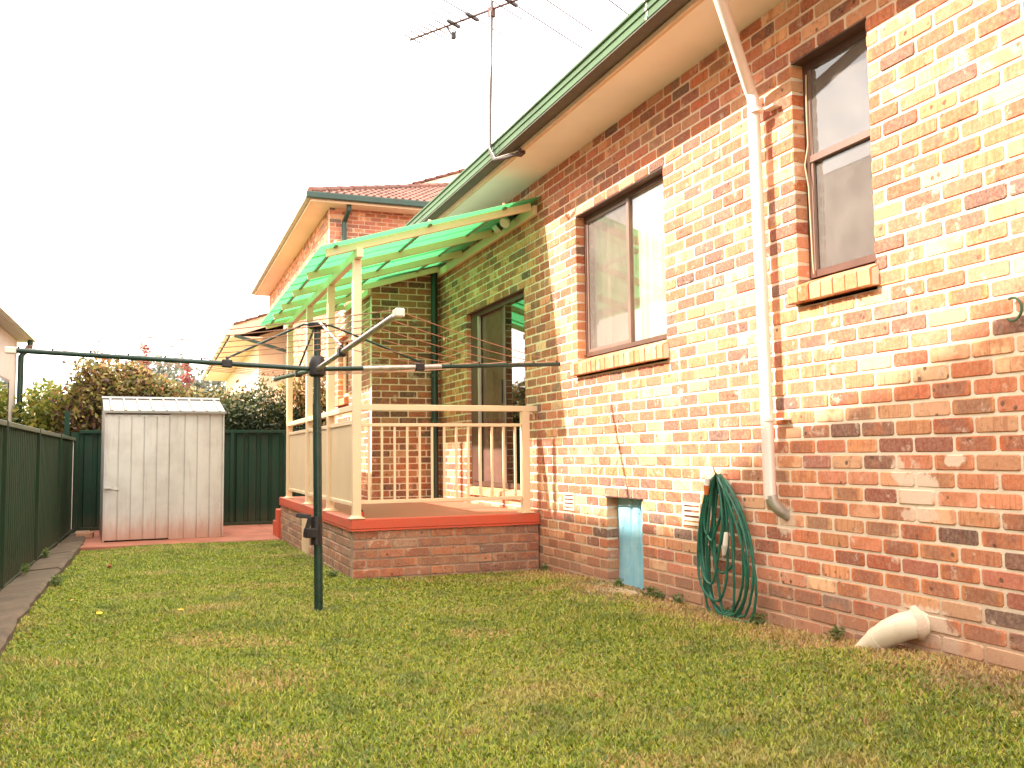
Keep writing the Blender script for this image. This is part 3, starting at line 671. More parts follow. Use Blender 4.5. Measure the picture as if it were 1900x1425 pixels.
# wing window
a, c, z0, z1 = WX
m = MB(); frame(m, -.815, -.78, a, c, z0, z1, .04); win = m.build('window', MAT['cream'], house, label='small cream framed window in the side wing behind the awning posts')
m = MB(); m.box(-.80, -.798, a+.03, c-.03, z0+.03, z1-.03); m.build('pane', MAT['glass'], win)
curtain(a-.05, c+.05, z0-.05, z1+.05, -.70, .015, .1, MAT['curtain_grey'], win)
def sill2():
    n = 9; y0, y1 = a-.03, c+.03; st = (y1-y0)/n
    for i in range(n):
        m = MB(); m.prism([(-.80, z0), (-.965, z0-.06), (-.962, z0-.15), (-.80, z0-.15)], y0+i*st+.005, y0+(i+1)*st-.005); o = m.build('sill_brick', MAT['brick'], win); o['rnd'] = random.random()*.6
sill2()
for o_ in (W1, W2, DOOR):
    m = MB(); m.box(.002, .084 if o_ is not DOOR else .058, o_[0]+.001, o_[1]-.001, o_[3]-.007, o_[3]-.001); m.build('head_shade', MAT['bronze'], house)  # added dark plate, stands in for the shade under each opening's head
# underfloor hatch: crumpled blue tin
a, c, z0, z1 = HATCH
hs = MB(); vs = []; cols = [(.06, a+.002), (.035, a+.012), (.035, a+.075), (.085, a+.095), (.095, a+.20), (.085, a+.215), (.088, a+.30), (.100, a+.31), (.100, a+.345), (.086, a+.355), (.090, a+.46), (.105, c-.002)]
for zz in (0, 1): pass
rows = [.055, .10, .2, .35, .5, .65, z1-.012]
for j, zz in enumerate(rows):
    for i, (x, y) in enumerate(cols):
        vs.append((x+.004*math.sin(zz*9+i), y, zz+(random.uniform(-.025, .03) if j == 0 else 0)))
nc = len(cols); hs.add(vs, [(j*nc+i+1, j*nc+i, (j+1)*nc+i, (j+1)*nc+i+1) for j in range(len(rows)-1) for i in range(nc-1)])
hs.build('access_door', MAT['blue'], house, label='bent pale blue tin sheet closing the underfloor opening')
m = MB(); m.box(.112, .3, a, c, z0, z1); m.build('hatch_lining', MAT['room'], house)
m = MB(); m.box(-.012, -.004, a-.02, c+.02, z1-.002, z1+.006); m.build('hatch_lintel', MAT['rust'], house)
# air vents
for yc, zc in ((7.57, Z(-.425)), (5.535, Z(-.423))):
    m = MB(); m.box(-.010, .02, yc-.115, yc+.115, zc+.060, zc+.078); m.box(-.010, .02, yc-.115, yc+.115, zc-.078, zc-.060); m.box(-.010, .02, yc-.115, yc-.098, zc-.06, zc+.06); m.box(-.010, .02, yc+.098, yc+.115, zc-.06, zc+.06)
    for q in (-.036, 0, .036): m.box(-.009, .02, yc-.098, yc+.098, zc+q-.010, zc+q+.010)
    v_ = m.build('air_vent', MAT['mortar'], house)
    m = MB(); m.box(.001, .004, yc-.098, yc+.098, zc-.06, zc+.06); m.build('vent_grille', MAT['tile'], v_)
# downpipe with an offset under the eave
px = [(-.56, 4.265, Z(2.72)), (-.552, 4.275, Z(2.655)), (-.10, 4.595, Z(2.20)), (-.085, 4.59, Z(2.16)), (-.083, 4.565, Z(.9)), (-.083, 4.55, Z(-.26)), (-.080, 4.545, Z(-.272))]
m = MB(); m.tube(px, .037, 20, cap=True); dp = m.build('downpipe', MAT['pipe'], house, smooth=True, label='pinkish white round downpipe bending in under the eave')
m = MB(); m.tube([(-.083, 4.555, Z(2.075)), (-.083, 4.555, Z(2.055))], .0400, 20); m.box(-.05, .0, 4.545-.035, 4.51, Z(2.062), Z(2.068)); m.box(-.06, -.0, 4.43, 4.53, Z(2.06), Z(2.072)); m.build('bracket', MAT['pipe'], dp)
m = MB(); m.tube([(-.081, 4.548, Z(.20)), (-.081, 4.548, Z(.18))], .0385, 20); m.box(-.06, .0, 4.44, 4.52, Z(.183), Z(.195)); m.build('bracket', MAT['pipe'], dp)
m = MB(); m.tube([(-.080, 4.545, Z(-.255)), (-.072, 4.54, Z(-.30)), (-.03, 4.525, Z(-.35)), (.02, 4.51, Z(-.385))], [.0385, .038, .034, .030], 18, cap=True); m.build('shoe', MAT['galv'], dp, smooth=True)
# waste pipe elbow and mortar collar
wp = [(.06, 3.50, Z(-.83)), (-.01, 3.535, Z(-.838)), (-.06, 3.575, Z(-.855)), (-.09, 3.63, Z(-.89)), (-.105, 3.69, Z(-.935)), (-.11, 3.745, Z(-.98)), (-.115, 3.83, Z(-1.06))]
m = MB(); m.tube(wp, [.066, .067, .067, .065, .061, .056, .054], 20); wpo = m.build('waste_pipe', MAT['waste'], house, smooth=True, label='cream pipe elbow leaving the wall foot into the lawn')
m = MB(); m.tube([(-.099, 3.675, Z(-.925)), (-.1055, 3.70, Z(-.945))], [.0665, .0645], 20); m.build('collar', MAT['waste'], wpo, smooth=True)
def lumpy(name, cy, cz, ry, rz, th, mat, parent, seed=1, x0=-.002):
    r = random.Random(seed); m = MB(); n = 26; vs = [(x0-th, cy, cz)]
    for ring_, (k, t) in enumerate(((.5, th*.9), (.85, th*.5), (1.0, -.002))):
        for i in range(n):
            an = 2*math.pi*i/n; w_ = 1+.28*math.sin(3*an+seed)+.15*math.sin(7*an+seed*2)+r.uniform(-.06, .06)
            vs.append((x0-t*(1+r.uniform(-.25, .25) if t > 0 else 1), cy+math.cos(an)*ry*k*w_, cz+math.sin(an)*rz*k*w_))
    fs = [(0, 1+i, 1+(i+1) % n) for i in range(n)]
    for q in range(2):
        for i in range(n): fs.append((1+q*n+i, 1+(q+1)*n+i, 1+(q+1)*n+(i+1) % n, 1+q*n+(i+1) % n))
    m.add(vs, fs); return m.build(name, mat, parent, smooth=True)
m = MB(); m.tube([(.004, 3.535, Z(-.838)), (-.010, 3.540, Z(-.840)), (-.016, 3.545, Z(-.842))], [.086, .080, .068], 18)
m.v = [(x, y+random.uniform(-.008, .008), z+random.uniform(-.008, .008)) for x, y, z in m.v]; m.build('mortar_collar', MAT['mortar_smear'], wpo, smooth=True)
# green hose ring at the frame edge
m = MB(); m.tube([(-.02, 2.90+.045*math.cos(t), Z(.60)+.05*math.sin(t)) for t in np.linspace(1.2, 5.4, 14)], .006, 6); m.build('wall_hook', MAT['gutter'], house)
# corner downpipe behind the porch
m = MB(); m.tube([(-.09, 11.55, Z(-.56)), (-.09, 11.55, Z(2.42))], .045, 14); cdp = m.build('downpipe', MAT['dkgreen'], house, smooth=True, label='dark green downpipe in the porch corner')
for zz in (.42, 1.02): 
    m = MB(); m.box(-.135, -.04, 11.51, 11.60, Z(zz), Z(zz+.03)); m.build('bracket', MAT['gutter'], cdp)
# concrete lip at the foot of the wall and before the hatch
m = MB(); vs = [(-.05, 6.2, .02), (-.05, 6.95, .02), (-.25, 6.85, .01), (-.33, 6.45, .0), (-.22, 6.2, .0)]
m.add([(x, y, z+.035) for x, y, z in vs]+[(x*1.05, y, -.1) for x, y, z in vs], [(4, 3, 2, 1, 0)]+[(i, (i+1) % 5, 5+(i+1) % 5, 5+i) for i in range(5)]); tag(m.build('concrete_slab', MAT['conc']), 'broken concrete slab on the ground before the blue tin hatch', 'slab')

# ------------------------------------------------------------------ porch
PX, PY, PY1 = -1.83, 8.25, 13.45
ST, SB = Z(-.562), Z(-.668)
porch = thing('porch', 'raised porch of brown brick with thick red painted slab', 'porch', (-.9, 10, 0))
m = MB()
vs = []; fs = []
# slab edge with a slightly uneven lower lip
m.box(PX, -.002, PY, 11.645, SB+.012, ST, bev=.008); m.box(PX, -.905, 11.645, PY1, SB+.012, ST-.001, bev=.008)
nseg = 40
for i in range(nseg):
    x0 = PX+(0-PX)*i/nseg; x1 = PX+(0-PX)*(i+1)/nseg; d0 = random.uniform(0, .006)
    m.box(x0, x1, PY+.001, PY+.08, SB-d0, SB+.0121)
for i in range(60):
    y0 = PY+.08+(PY1-PY-.08)*i/60; y1 = PY+.08+(PY1-PY-.08)*(i+1)/60; m.box(PX+.001, PX+.08, y0, y1, SB-random.uniform(0, .006), SB+.0121)
m.build('slab', MAT['redpaint'], porch)
mo = MB(); pb = Bricks(porch, MAT['brick_porch'], 300)
wall(pb, mo, (0, PY+.02, 0), (1, 0, 0), (0, -1, 0), PX+.02, -.012, -.06, SB+.0, (), phase=PX+.02, zref=SB-.005, zlo=-.3)
pf = pb
ps = Bricks(porch, MAT['brick_side'], 300)
wall(ps, mo, (PX+.02, 0, 0), (0, -1, 0), (-1, 0, 0), -PY1+.02, -PY-.14, -.15, SB+.0, [(-11.25, -10.80, -.2, .40)], phase=-PY-.02, zref=SB-.005, zlo=-.3)
pb.L  # front and side share the 300 limit: the front has about forty
pb.finish(); ps.lim = 240; ps.finish()
mo.build('mortar', MAT['mortar_dark'], porch)
m = MB(); m.box(PX+.135, -.01, PY+.135, 11.6, -.3, SB+.01); m.box(PX+.135, -.91, 11.6, PY1-.02, -.3, SB+.01); m.build('fill', MAT['conc'], porch)
m = MB(); m.box(PX-.005, PX+.06, 10.83, 11.22, -.08, .40, bev=.004); m.build('access_panel', MAT['cream'], porch)
m = MB(); m.box(PX-.02, PX+1.0, PY1-.0, PY1+.28, -.12, .36, bev=.01); m.box(PX-.02, PX+1.0, PY1+.28, PY1+.58, -.12, .18, bev=.01); m.build('step', MAT['redpaint'], porch)
m = MB(); m.box(-.93, -.02, 11.60, 11.645, ST, ST+.012); m.build('upstand', MAT['redpaint'], porch)
# small bottle on the slab
t = thing('bottle', 'tiny red bottle with a black cap standing on the porch edge', 'bottle', (-1.66, 8.62, ST))
m = MB(); m.tube([(-1.66, 8.62, ST), (-1.66, 8.62, ST+.04)], .022, 12); m.build('body', simple('red_plastic', (.60, .05, .02), .4), t); m = MB(); m.tube([(-1.66, 8.62, ST+.04), (-1.66, 8.62, ST+.062)], .014, 10); m.build('cap', MAT['black'], t)

# ------------------------------------------------------------------ railing
CR = MAT['cream_rail']
rail = thing('porch_railing', 'cream metal porch railing with upright balusters and ribbed side panels', 'railing', (-1.75, 8.3, ST))
fy = PY+.06
def bx(name, x0, x1, y0, y1, z0, z1, par, mat=CR, bev=.003): m = MB(); m.box(x0, x1, y0, y1, z0, z1, bev=bev); return m.build(name, mat, par)
bx('top_rail', -1.735, -.002, fy-.03, fy+.03, Z(.415), Z(.468), rail)
bx('middle_rail', -1.735, -.165, fy-.015, fy+.015, Z(.268), Z(.298), rail)
bx('bottom_rail', -1.735, -.165, fy-.015, fy+.015, Z(-.432), Z(-.398), rail)
bx('end_post', -.165, -.09, fy-.037, fy+.037, ST+.006, Z(.4145), rail); bx('base_plate', -.195, -.06, fy-.065, fy+.065, ST, ST+.012, rail)
bx('wall_bracket', -.03, -.004, fy+.031, fy+.037, Z(.34), Z(.47), rail)
for i in range(13):
    x = -1.655+.1187*i; bx('baluster', x-.011, x+.011, fy-.009, fy+.009, Z(-.3975), Z(.2675), rail, bev=.002)
POSTS = [8.31, 9.66, 11.12, 12.88]
for i in range(3):
    y0, y1 = POSTS[i]+.04, POSTS[i+1]-.04
    bx('side_rail', -1.80, -1.74, y0, y1, Z(.415), Z(.468), rail); bx('side_rail', -1.785, -1.755, y0, y1, Z(.292), Z(.33), rail); bx('side_rail', -1.785, -1.755, y0, y1, Z(-.455), Z(-.42), rail)
    m = MB(); n = int((y1-y0)/.045); pr = []
    for k in range(n):
        ya = y0+(y1-y0)*k/n; st = (y1-y0)/n
        pr += [(-1.772, ya+.002), (-1.772, ya+st*.82), (-1.764, ya+st*.86), (-1.764, ya+st*.96)]
    pr += [(-1.758, y1), (-1.758, y0)]
    m.prism(pr, Z(-.42), Z(.292), axis='z'); m.build('side_panel', simple('cream_infill_panel', (.68, .52, .33), .45, .05, 2), rail)

# ------------------------------------------------------------------ awning
aw = thing('awning', 'translucent green corrugated awning on cream posts over the porch', 'awning', (-1.77, 10, ST))
ztop = lambda X: Z(2.492+.300*X)                # underside of sheeting
for y in POSTS:
    zt = ztop(-1.77)-.166
    o = bx('post', -1.807, -1.732, y-.037, y+.037, ST+.011, zt, aw); bx('base_plate', -1.84, -1.70, y-.067, y+.067, ST, ST+.0105, aw)
    m = MB(); m.tube([(-1.77, y, ST+.0106), (-1.77, y, ST+.03)], [.062, .048], 16); m.build('post_collar', CR, aw)
bx('beam', -1.80, -1.74, 8.16, 13.35, ztop(-1.77)-.165, ztop(-1.77)-.082, aw)
def rafter(y, x0, x1):
    m = MB(); m.bar((x0, y, ztop(x0)-.043), (x1, y, ztop(x1)-.043), .048, .072, bev=.003); m.build('rafter', CR, aw)
for y in (8.26, 9.39, 10.46, 11.47): rafter(y, -2.06, -.06)
for y in (12.3, 13.25): rafter(y, -2.06, -.955)
for x in (-1.98, -1.10, -.35):
    m = MB(); m.bar((x, 8.18, ztop(x)-.012), (x, 13.4 if x < -1 else 11.55, ztop(x)-.012), .03, .018, upv=(-.287, 0, .958)); m.build('purlin', MAT['bronze_light'], aw)
bx('ledger', -.052, -.008, 8.20, 11.60, Z(2.335), Z(2.435), aw)
bx('ledger', -.952, -.908, 11.65, 13.40, Z(2.075), Z(2.165), aw)
def sheet(y0, y1, x0, x1, lift):
    m = MB(); per = .076; n = int((y1-y0)/per*6); vs = []
    K = 7
    for k in range(K):
        x = x0+(x1-x0)*k/(K-1)
        for i in range(n+1):
            y = y0+(y1-y0)*i/n; vs.append((x, y, ztop(x)+.012+lift+.008*math.sin(2*math.pi*y/per)+.003*math.sin(x*5+y)))
    m.add(vs, [(k*(n+1)+i, (k+1)*(n+1)+i, (k+1)*(n+1)+i+1, k*(n+1)+i+1) for k in range(K-1) for i in range(n)]); m.build('roof_sheet', MAT['awning'], aw, smooth=True)
y = 8.10; i = 0
while y < 13.5:
    y1 = min(y+.56, 13.55)
    if y1 <= 11.64: sheet(y, y1, -2.13, -.004, .003*(i % 2))
    elif y >= 11.6: sheet(y, y1, -2.13, -.93, .003*(i % 2))
    else:
        sheet(y, 11.62, -2.13, -.004, .003*(i % 2)); sheet(11.62, y1, -2.13, -.93, .003*(i % 2))
    y += .50; i += 1
for x, y in ((-1.98, 8.26), (-1.1, 8.26), (-.35, 8.26)):
    m = MB(); m.tube([(x, y-.04, ztop(x)+.0), (x, y-.04, ztop(x)+.045)], .016, 8); m.build('screw_cap', CR, aw)
# twin floodlight
t = thing('floodlight', 'twin spotlight fixed to the wall under the awning', 'light', (-.05, 8.75, Z(2.42)))
m = MB(); m.tube([(-.008, 8.78, Z(2.46)), (-.05, 8.78, Z(2.46))], .045, 14); m.build('bracket', MAT['black'], t)
for dy, lx in ((-.07, -.16), (.10, -.14)):
    m = MB(); m.tube([(-.05, 8.78+dy*.3, Z(2.45)), (-.09, 8.78+dy, Z(2.43)), (lx, 8.78+dy*1.6, Z(2.38))], [.018, .026, .045], 12); l_ = m.build('lamp_holder', MAT['dkgreen'], t, smooth=True)
    m = MB(); m.tube([(lx, 8.78+dy*1.6, Z(2.38)), (lx-.03, 8.78+dy*1.9, Z(2.35))], [.045, .055], 14); m.build('lamp', MAT['white'], l_, smooth=True)

# ------------------------------------------------------------------ rotary clothes hoist
HX, HY, HZ = -2.39, 6.65, Z(.626)
h = thing('clothes_hoist', 'dark green rotary clothes hoist standing in the middle of the lawn', 'clothesline', (HX, HY, 0))
g0 = float(gz(HX, HY))
m = MB(); m.tube([(HX+.02, HY, g0-.2), (HX+.018, HY, g0+.02), (HX+.0, HY, HZ-.25)], .031, 16); m.build('pole', MAT['hoist'], h, smooth=True)
m = MB(); m.tube([(HX, HY, HZ-.2501), (HX, HY, Z(.95))], .0255, 16); m.build('inner_pole', MAT['hoist'], h, smooth=True)
m = MB(); m.tube([(HX, HY, HZ-.055), (HX, HY, HZ-.04), (HX, HY, HZ+.035), (HX, HY, HZ+.085), (HX, HY, HZ+.095)], [.045, .060, .060, .045, .034], 14); hub = m.build('hub', MAT['black'], h, smooth=True)
m = MB(); m.tube([(HX, HY, Z(.915)), (HX, HY, Z(.925)), (HX, HY, Z(.955)), (HX, HY, Z(.965))], [.05, .068, .068, .04], 14); m.build('top_cap', MAT['black'], h, smooth=True)
tips = [(-4.355, 6.87, Z(.726)), (-2.31, 4.59, Z(.726)), (-.41, 6.82, Z(.726)), (-2.45, 8.66, Z(.715))]
HB = Vector((HX, HY, HZ))
def arm(tp, mat, seg2=None):
    tp = Vector(tp); d = (tp-HB).normalized(); a = HB+d*.06
    m = MB()
    if seg2:
        L = (tp-HB).length; m.tube([a, HB+d*L*seg2[0]], .0175, 10); m.cur = 1; m.tube([HB+d*L*seg2[0], HB+d*L*seg2[1]], .0172, 10); m.cur = 0; m.tube([HB+d*L*seg2[1], tp], .0165, 10)
    else: m.tube([a, tp], .0175, 10)
    return m.build('arm', [mat, MAT['galv']], h, smooth=True)
A = [arm(tips[0], MAT['hoist']), arm(tips[1], MAT['galv']), arm(tips[2], MAT['hoist'], (.17, .48)), arm(tips[3], MAT['gutter'])]
for k, tp in enumerate(tips):
    tp = Vector(tp); d = (tp-HB).normalized(); sd = d.cross(Vector((0, 0, 1)))
    if k != 2:
        m = MB(); m.bar(tp-d*.02, tp+d*.05, .05, .045, bev=.006); m.build('end_cap', MAT['white'], A[k])
    at = HB+d*(.78 if k != 0 else .62)
    m = MB(); m.bar(at-d*.035, at+d*.035, .05, .055, bev=.006); m.box(-.01, .01, -.01, .01, 0, .05, Matrix.Translation(at)); m.build('joint', MAT['black'], A[k])
    m = MB(); m.tube([(HX, HY, Z(.945)), Vector((HX, HY, Z(.945)))+d*.10+Vector((0, 0, -.004)), at+Vector((0, 0, .04))], .0085, 8); m.build('strut', MAT['galv' if k == 1 else 'hoist'], h, smooth=True)
    for q in (.38, .5, .62, .74, .86, .97):
        pos = HB+(tp-HB)*q
    m = MB()
    for q in (.40, .52, .64, .76, .88, .985):
        pos = HB+(tp-HB)*q; m.box(-.006, .006, -.006, .006, .012, .030, Matrix.Translation(pos))
    m.build('line_clip', MAT['black'], A[k])
for q in (.40, .52, .64, .76, .88, .985):
    m = MB()
    for k in range(4):
        a = HB+(Vector(tips[k])-HB)*q+Vector((0, 0, .026)); b_ = HB+(Vector(tips[(k+1) % 4])-HB)*q+Vector((0, 0, .026))
        pts = [a.lerp(b_, t)+Vector((0, 0, -.02*q*4*t*(1-t))) for t in (0, .2, .4, .6, .8, 1)]; m.tube(pts, .0030, 5)
    m.build('clothes_line', MAT['wire'], h)
# winder
m = MB(); m.tube([(HX, HY, Z(-.42)), (HX, HY, Z(-.62))], .040, 14); wd_ = m.build('winder_box', MAT['black'], h)
m = MB(); m.bar((HX-.01, HY-.03, Z(-.54)), (HX-.09, HY-.05, Z(-.53)), .06, .07, bev=.008); m.bar((HX-.085, HY-.05, Z(-.54)), (HX-.05, HY-.06, Z(-.415)), .022, .03, bev=.004); m.bar((HX-.05, HY-.06, Z(-.42)), (HX-.15, HY-.06, Z(-.405)), .026, .03, bev=.004); m.build('handle', MAT['black'], wd_)

# ------------------------------------------------------------------ garden hose on its hook
hz = thing('garden_hose', 'long green garden hose hung in loops on a wall hook', 'hose', (-.05, 5.2, Z(-.13)))
m = MB(); m.tube([(.01, 5.115, Z(-.14)), (-.06, 5.115, Z(-.15)), (-.09, 5.115, Z(-.125)), (-.095, 5.115, Z(-.095))], .006, 6); m.build('hook', MAT['galv'], hz)
def loops():
    pts = []; spec = [(.19, .12, .03, .80), (.14, .26, -.04, .93), (.12, .07, .06, .50), (.22, .16, -.01, .97), (.15, .08, .05, .70), (.10, .27, -.12, 1.00), (.21, .20, -.02, .86), (.07, .06, .08, .42), (.20, .24, -.06, .90), (.12, .15, -.02, .62), (.17, .30, -.05, .95)]
    x = -.03
    for i, (wl, wr, sk, H) in enumerate(spec):
        for k in range(26):
            t = 2*math.pi*k/26; s_ = (1-math.cos(t))/2; wv = (wl if math.sin(t) > 0 else wr)
            y = 5.115+sk*s_*1.1+wv*math.sin(t)*(max(s_, 0)**.12)*(1.12 if math.sin(t) > 0 else 1.18)+.012*math.sin(i*2.1+3*t)
            z = Z(-.15)-H*s_**.85+.006*math.sin(5*t+i)
            pts.append((x-.012*math.sin(t*1.0+i)-.018*math.sin(i*1.7+1)-.03-.02*s_, y, max(z, .045+.004*i)))
    return pts
lp = loops(); m = MB(); m.tube(lp, .0088, 8); m.build('coil', MAT['hose'], hz, smooth=True)
m = MB(); m.tube([(-.12, 5.15, Z(-.17)), (-.125, 5.155, Z(-.215))], .018, 12); m.cur = 1; m.tube([(-.125, 5.155, Z(-.2151)), (-.128, 5.158, Z(-.275))], [.020, .014], 12); m.build('connector', [MAT['white'], MAT['orange']], hz, smooth=True)
m = MB(); m.tube([(-.13, 4.94, Z(-.50)), (-.135, 4.95, Z(-.58)), (-.13, 4.975, Z(-.64))], [.013, .017, .011], 8); m.build('tape', MAT['white'], hz)

# ------------------------------------------------------------------ TV aerial
an = thing('tv_aerial', 'rusty TV aerial on a bent mast clamped to the eave', 'antenna', (-.6, 7.75, Z(2.6)))
m = MB(); m.tube([(-.49, 7.42, Z(2.66)), (-.60, 7.50, Z(2.635)), (-.655, 7.66, Z(2.66)), (-.66, 7.745, Z(2.76)), (-.655, 7.765, Z(2.9)), (-.635, 7.775, Z(3.5)), (-.618, 7.78, Z(4.20))], .0145, 10); ms_ = m.build('mast', MAT['mast'], an, smooth=True)
m = MB(); m.tube([(-.52, 7.40, Z(2.672)), (-.66, 7.62, Z(2.66)), (-.675, 7.735, Z(2.8)), (-.668, 7.75, Z(3.0)), (-.662, 7.76, Z(3.3)), (-.652, 7.76, Z(3.45)), (-.64, 7.76, Z(3.6)), (-.64, 7.76, Z(4.1))], .004, 6); m.build('cable', MAT['white'], an)
m = MB(); m.box(-.52, -.47, 7.36, 7.46, Z(2.64), Z(2.69)); m.build('clamp', MAT['rust'], an)
bd = Vector((-.535, .845, 0)).normalized(); ed = Vector((.845, .535, 0)).normalized(); B0 = Vector((-.616, 7.78, Z(4.13)))
m = MB(); m.tube([B0-bd*1.25, B0+bd*1.04], .011, 8); m.build('boom', MAT['rust'], an)
for dst, l1, l2, th in ((1.0, .12, .12, .0052), (.90, .15, .10, .0052), (.82, .14, .13, .0052), (.74, .16, .15, .0052), (.66, .14, .14, .0052), (.56, .17, .17, .0052), (.47, .33, .33, .004), (.36, .36, .32, .004), (.24, .55, .58, .0045), (-.10, .38, .36, .0045), (-.22, .95, 1.25, .005), (-.50, 1.1, .95, .005), (-.95, 1.1, 1.2, .005)):
    p = B0+bd*dst; m = MB(); m.tube([p-ed*l1, p+ed*l2], th*1.3, 6); e_ = m.build('element', MAT['rust'], an)
    if dst in (.24, -.22, .47):
        m = MB(); m.bar(p-ed*.09, p+ed*.09, .03, .025); m.build('insulator', MAT['black'], e_)
m = MB(); m.bar(B0-bd*.02+Vector((0, 0, -.03)), B0+bd*.03+Vector((0, 0, -.03)), .05, .09); m.build('clamp', MAT['rust'], an)
m = MB(); m.tube([B0+bd*.56, B0+bd*.50+Vector((0, 0, -.09)), B0+bd*.46+ed*.02+Vector((0, 0, -.13))], .010, 6); m.box(-.02, .02, -.02, .02, -.03, .03, Matrix.Translation(B0+bd*.47+Vector((0, 0, -.12)))); m.build('balun', MAT['black'], an)

# ------------------------------------------------------------------ fences
def ribbed(y_or_x, a, b, z0, z1, axis, face, mat, name, par, per=.20, dep=.028, gro=.05, side=1):
    # vertical trapezoid ribs along axis
    n = max(1, round((b-a)/per)); st = (b-a)/n; pr = []
    for i in range(n):
        s = a+i*st
        pr += [(s, 0), (s+st*.55, 0), (s+st*.63, dep), (s+st*.92, dep)]
    pr.append((b, 0)); th = .003
    P = [(t, face+side*d) for t, d in pr]+[(t, face+side*(d+th)) for t, d in pr[::-1]]
    m = MB()
    if axis == 'y': P = [(q, p) for p, q in P]
    m.prism(P, z0, z1, axis='z'); return m.build(name, mat, par)
lf = thing('left_fence', 'long green ribbed steel fence along the left side of the lawn', 'fence', (-4.65, 8, 0)); lf.name = 'steel_fence'
_world[lf.name] = Matrix.Translation((-4.65, 8, 0))
FT = Z(.335)
y = -2.9; step = 2.37; k = 0
while y < 16.1:
    y1 = min(y+step, 16.15)
    for j in range(3):
        a = y+.03+(y1-y-.06)*j/3; b_ = y+.03+(y1-y-.06)*(j+1)/3
        ribbed(0, a, b_, -.03, FT-.03, 'y', -4.68, MAT['fence'], 'fence_sheet', lf, per=.13, dep=.024, side=-1)
    bx('post', -4.705, -4.650, y-.028, y+.028, -.1, FT+.004, lf, MAT['fence'], .004)
    bx('top_rail', -4.715, -4.655, y+.029, y1-.029, FT-.045, FT+.0, lf, MAT['fence_cap'], .004)
    bx('bottom_rail', -4.70, -4.657, y+.029, y1-.029, -.035, .02, lf, MAT['fence'], .004)
    y += step; k += 1
bf = thing('steel_fence', 'dark green ribbed steel fence across the back behind the shed', 'fence', (-3, 16.2, 0))
BT = Z(.462); x = -4.74
for j in range(12):
    x1 = x+.78
    ribbed(0, x, x1+.02, -.06, BT-.03, 'x', 16.22+.006*(j % 2), MAT['fence_back'], 'fence_sheet', bf, per=.195, dep=.03)
    x = x1
xp = -4.62
for j in range(5):
    bx('post', xp-.03, xp+.03, 16.17, 16.215, -.1, BT+.003, bf, MAT['fence_back'], .004) if j else None
    bx('top_rail', xp+(.031 if j else 0), xp+2.34-.031, 16.168, 16.213, BT-.05, BT, bf, MAT['fence_back'], .004); bx('bottom_rail', xp+.031, xp+2.34-.031, 16.172, 16.213, -.05, .02, bf, MAT['fence_back'], .004)
    xp += 2.34
tag(bx('fence_post', -4.83, -4.76, 16.1, 16.17, -.1, Z(.76), None, MAT['fence_back'], .004), 'tall dark green post at the meeting corner of both fences', 'post')
# sleepers along the left fence
rr = random.Random(5); y = 5.0; si = 0
SLAB = ['edging board at the left frame edge, nearest the camera', 'second edging board from the camera, its top worn brown', 'third edging board from the camera beside the fence post', 'fourth edging board from the camera, halfway to the shed', 'fifth edging board, the last but one before the path', 'last edging board, ending where the red path begins']
while y < 13.9:
    L = rr.uniform(1.3, 1.9); m = MB(); w0 = rr.uniform(-.02, .02); n = 8; vs = []
    for i in range(n+1):
        yy = y+(L-.02)*i/n; o1 = rr.uniform(-.014, .014); zt = .045+rr.uniform(-.006, .008)-.006*(yy-8)*(yy > 8)
        e0 = -4.30+w0+o1-.012*(yy-8); vs += [(-4.645, yy, zt-.02), (e0-.03, yy, zt), (e0, yy, zt-.02), (e0+.004, yy, -.16)]
    m.add(vs, [(4*i+j, 4*i+j+1, 4*i+5+j, 4*i+4+j) for i in range(n) for j in range(3)]+[(0, 1, 2, 3), (4*n+3, 4*n+2, 4*n+1, 4*n)])
    tag(m.build('sleeper', MAT['sleeper']), SLAB[min(len(SLAB)-1, si)], 'edging', 'edging boards along the left fence'); si += 1
    y += L

# ------------------------------------------------------------------ red path, shed
m = MB(); m.box(-4.42, -1.84, 13.16, 16.16, -.14, -.030, bev=.006); m.box(-1.84, -.95, 14.05, 16.16, -.14, -.032, bev=.006); structure(m.build('path', simple('worn_red_path', (.36, .13, .08), .8, .2, 3, grime=(.30, .20, .13), grimeamt=.7)))
m = MB(); m.box(-4.62, -4.425, 13.9, 16.1, -.14, -.02); structure(m.build('kerb', MAT['conc']))
t = thing('loose_bricks', 'red bricks laid on the path left of the shed', 'bricks', (-4.35, 14.9, -.03)); t['kind'] = 'thing'
for i in range(3):
    m = MB(); m.box(-4.52+.0*i, -4.30, 14.6+.125*i, 14.71+.125*i, -.029, .045, bev=.005); o = m.build('brick', MAT['brick_porch'], t); o['rnd'] = .3+.2*i
shed = thing('garden_shed', 'small pale grey ribbed steel garden shed before the back fence', 'shed', (-3.35, 14, 0))
SR = Matrix.Translation((-4.13, 13.80, 0)) @ Matrix.Rotation(R(4.5), 4, 'Z')
def sb(name, mb, mat, par=None, **kw):
    mb.v = [tuple(SR @ Vector(v)) for v in mb.v]; return mb.build(name, mat, par or shed, **kw)
SW, SD, SH, SRG = 1.56, 1.35, Z(.655), .22
def shed_panel(x0, x1, z0, z1, y, n):
    st = (x1-x0)/n; pr = []
    for i in range(n):
        s = x0+i*st; pr += [(s, y), (s+st*.40, y-.003), (s+st*.60, y-.003), (s+st*.90, y), (s+st*.92, y+.016), (s+st*.98, y+.016)]
    pr += [(x1, y), (x1, y+.02), (x0, y+.02)]
    m = MB(); m.prism(pr, z0, z1, axis='z'); return m
zb = -.028
sb('wall_sheet', shed_panel(.875, SW, zb, SH-.03, 0, 4), MAT['shed'])
door = sb('door', shed_panel(.02, .84, zb+.02, SH-.045, -.018, 5), MAT['shed'])
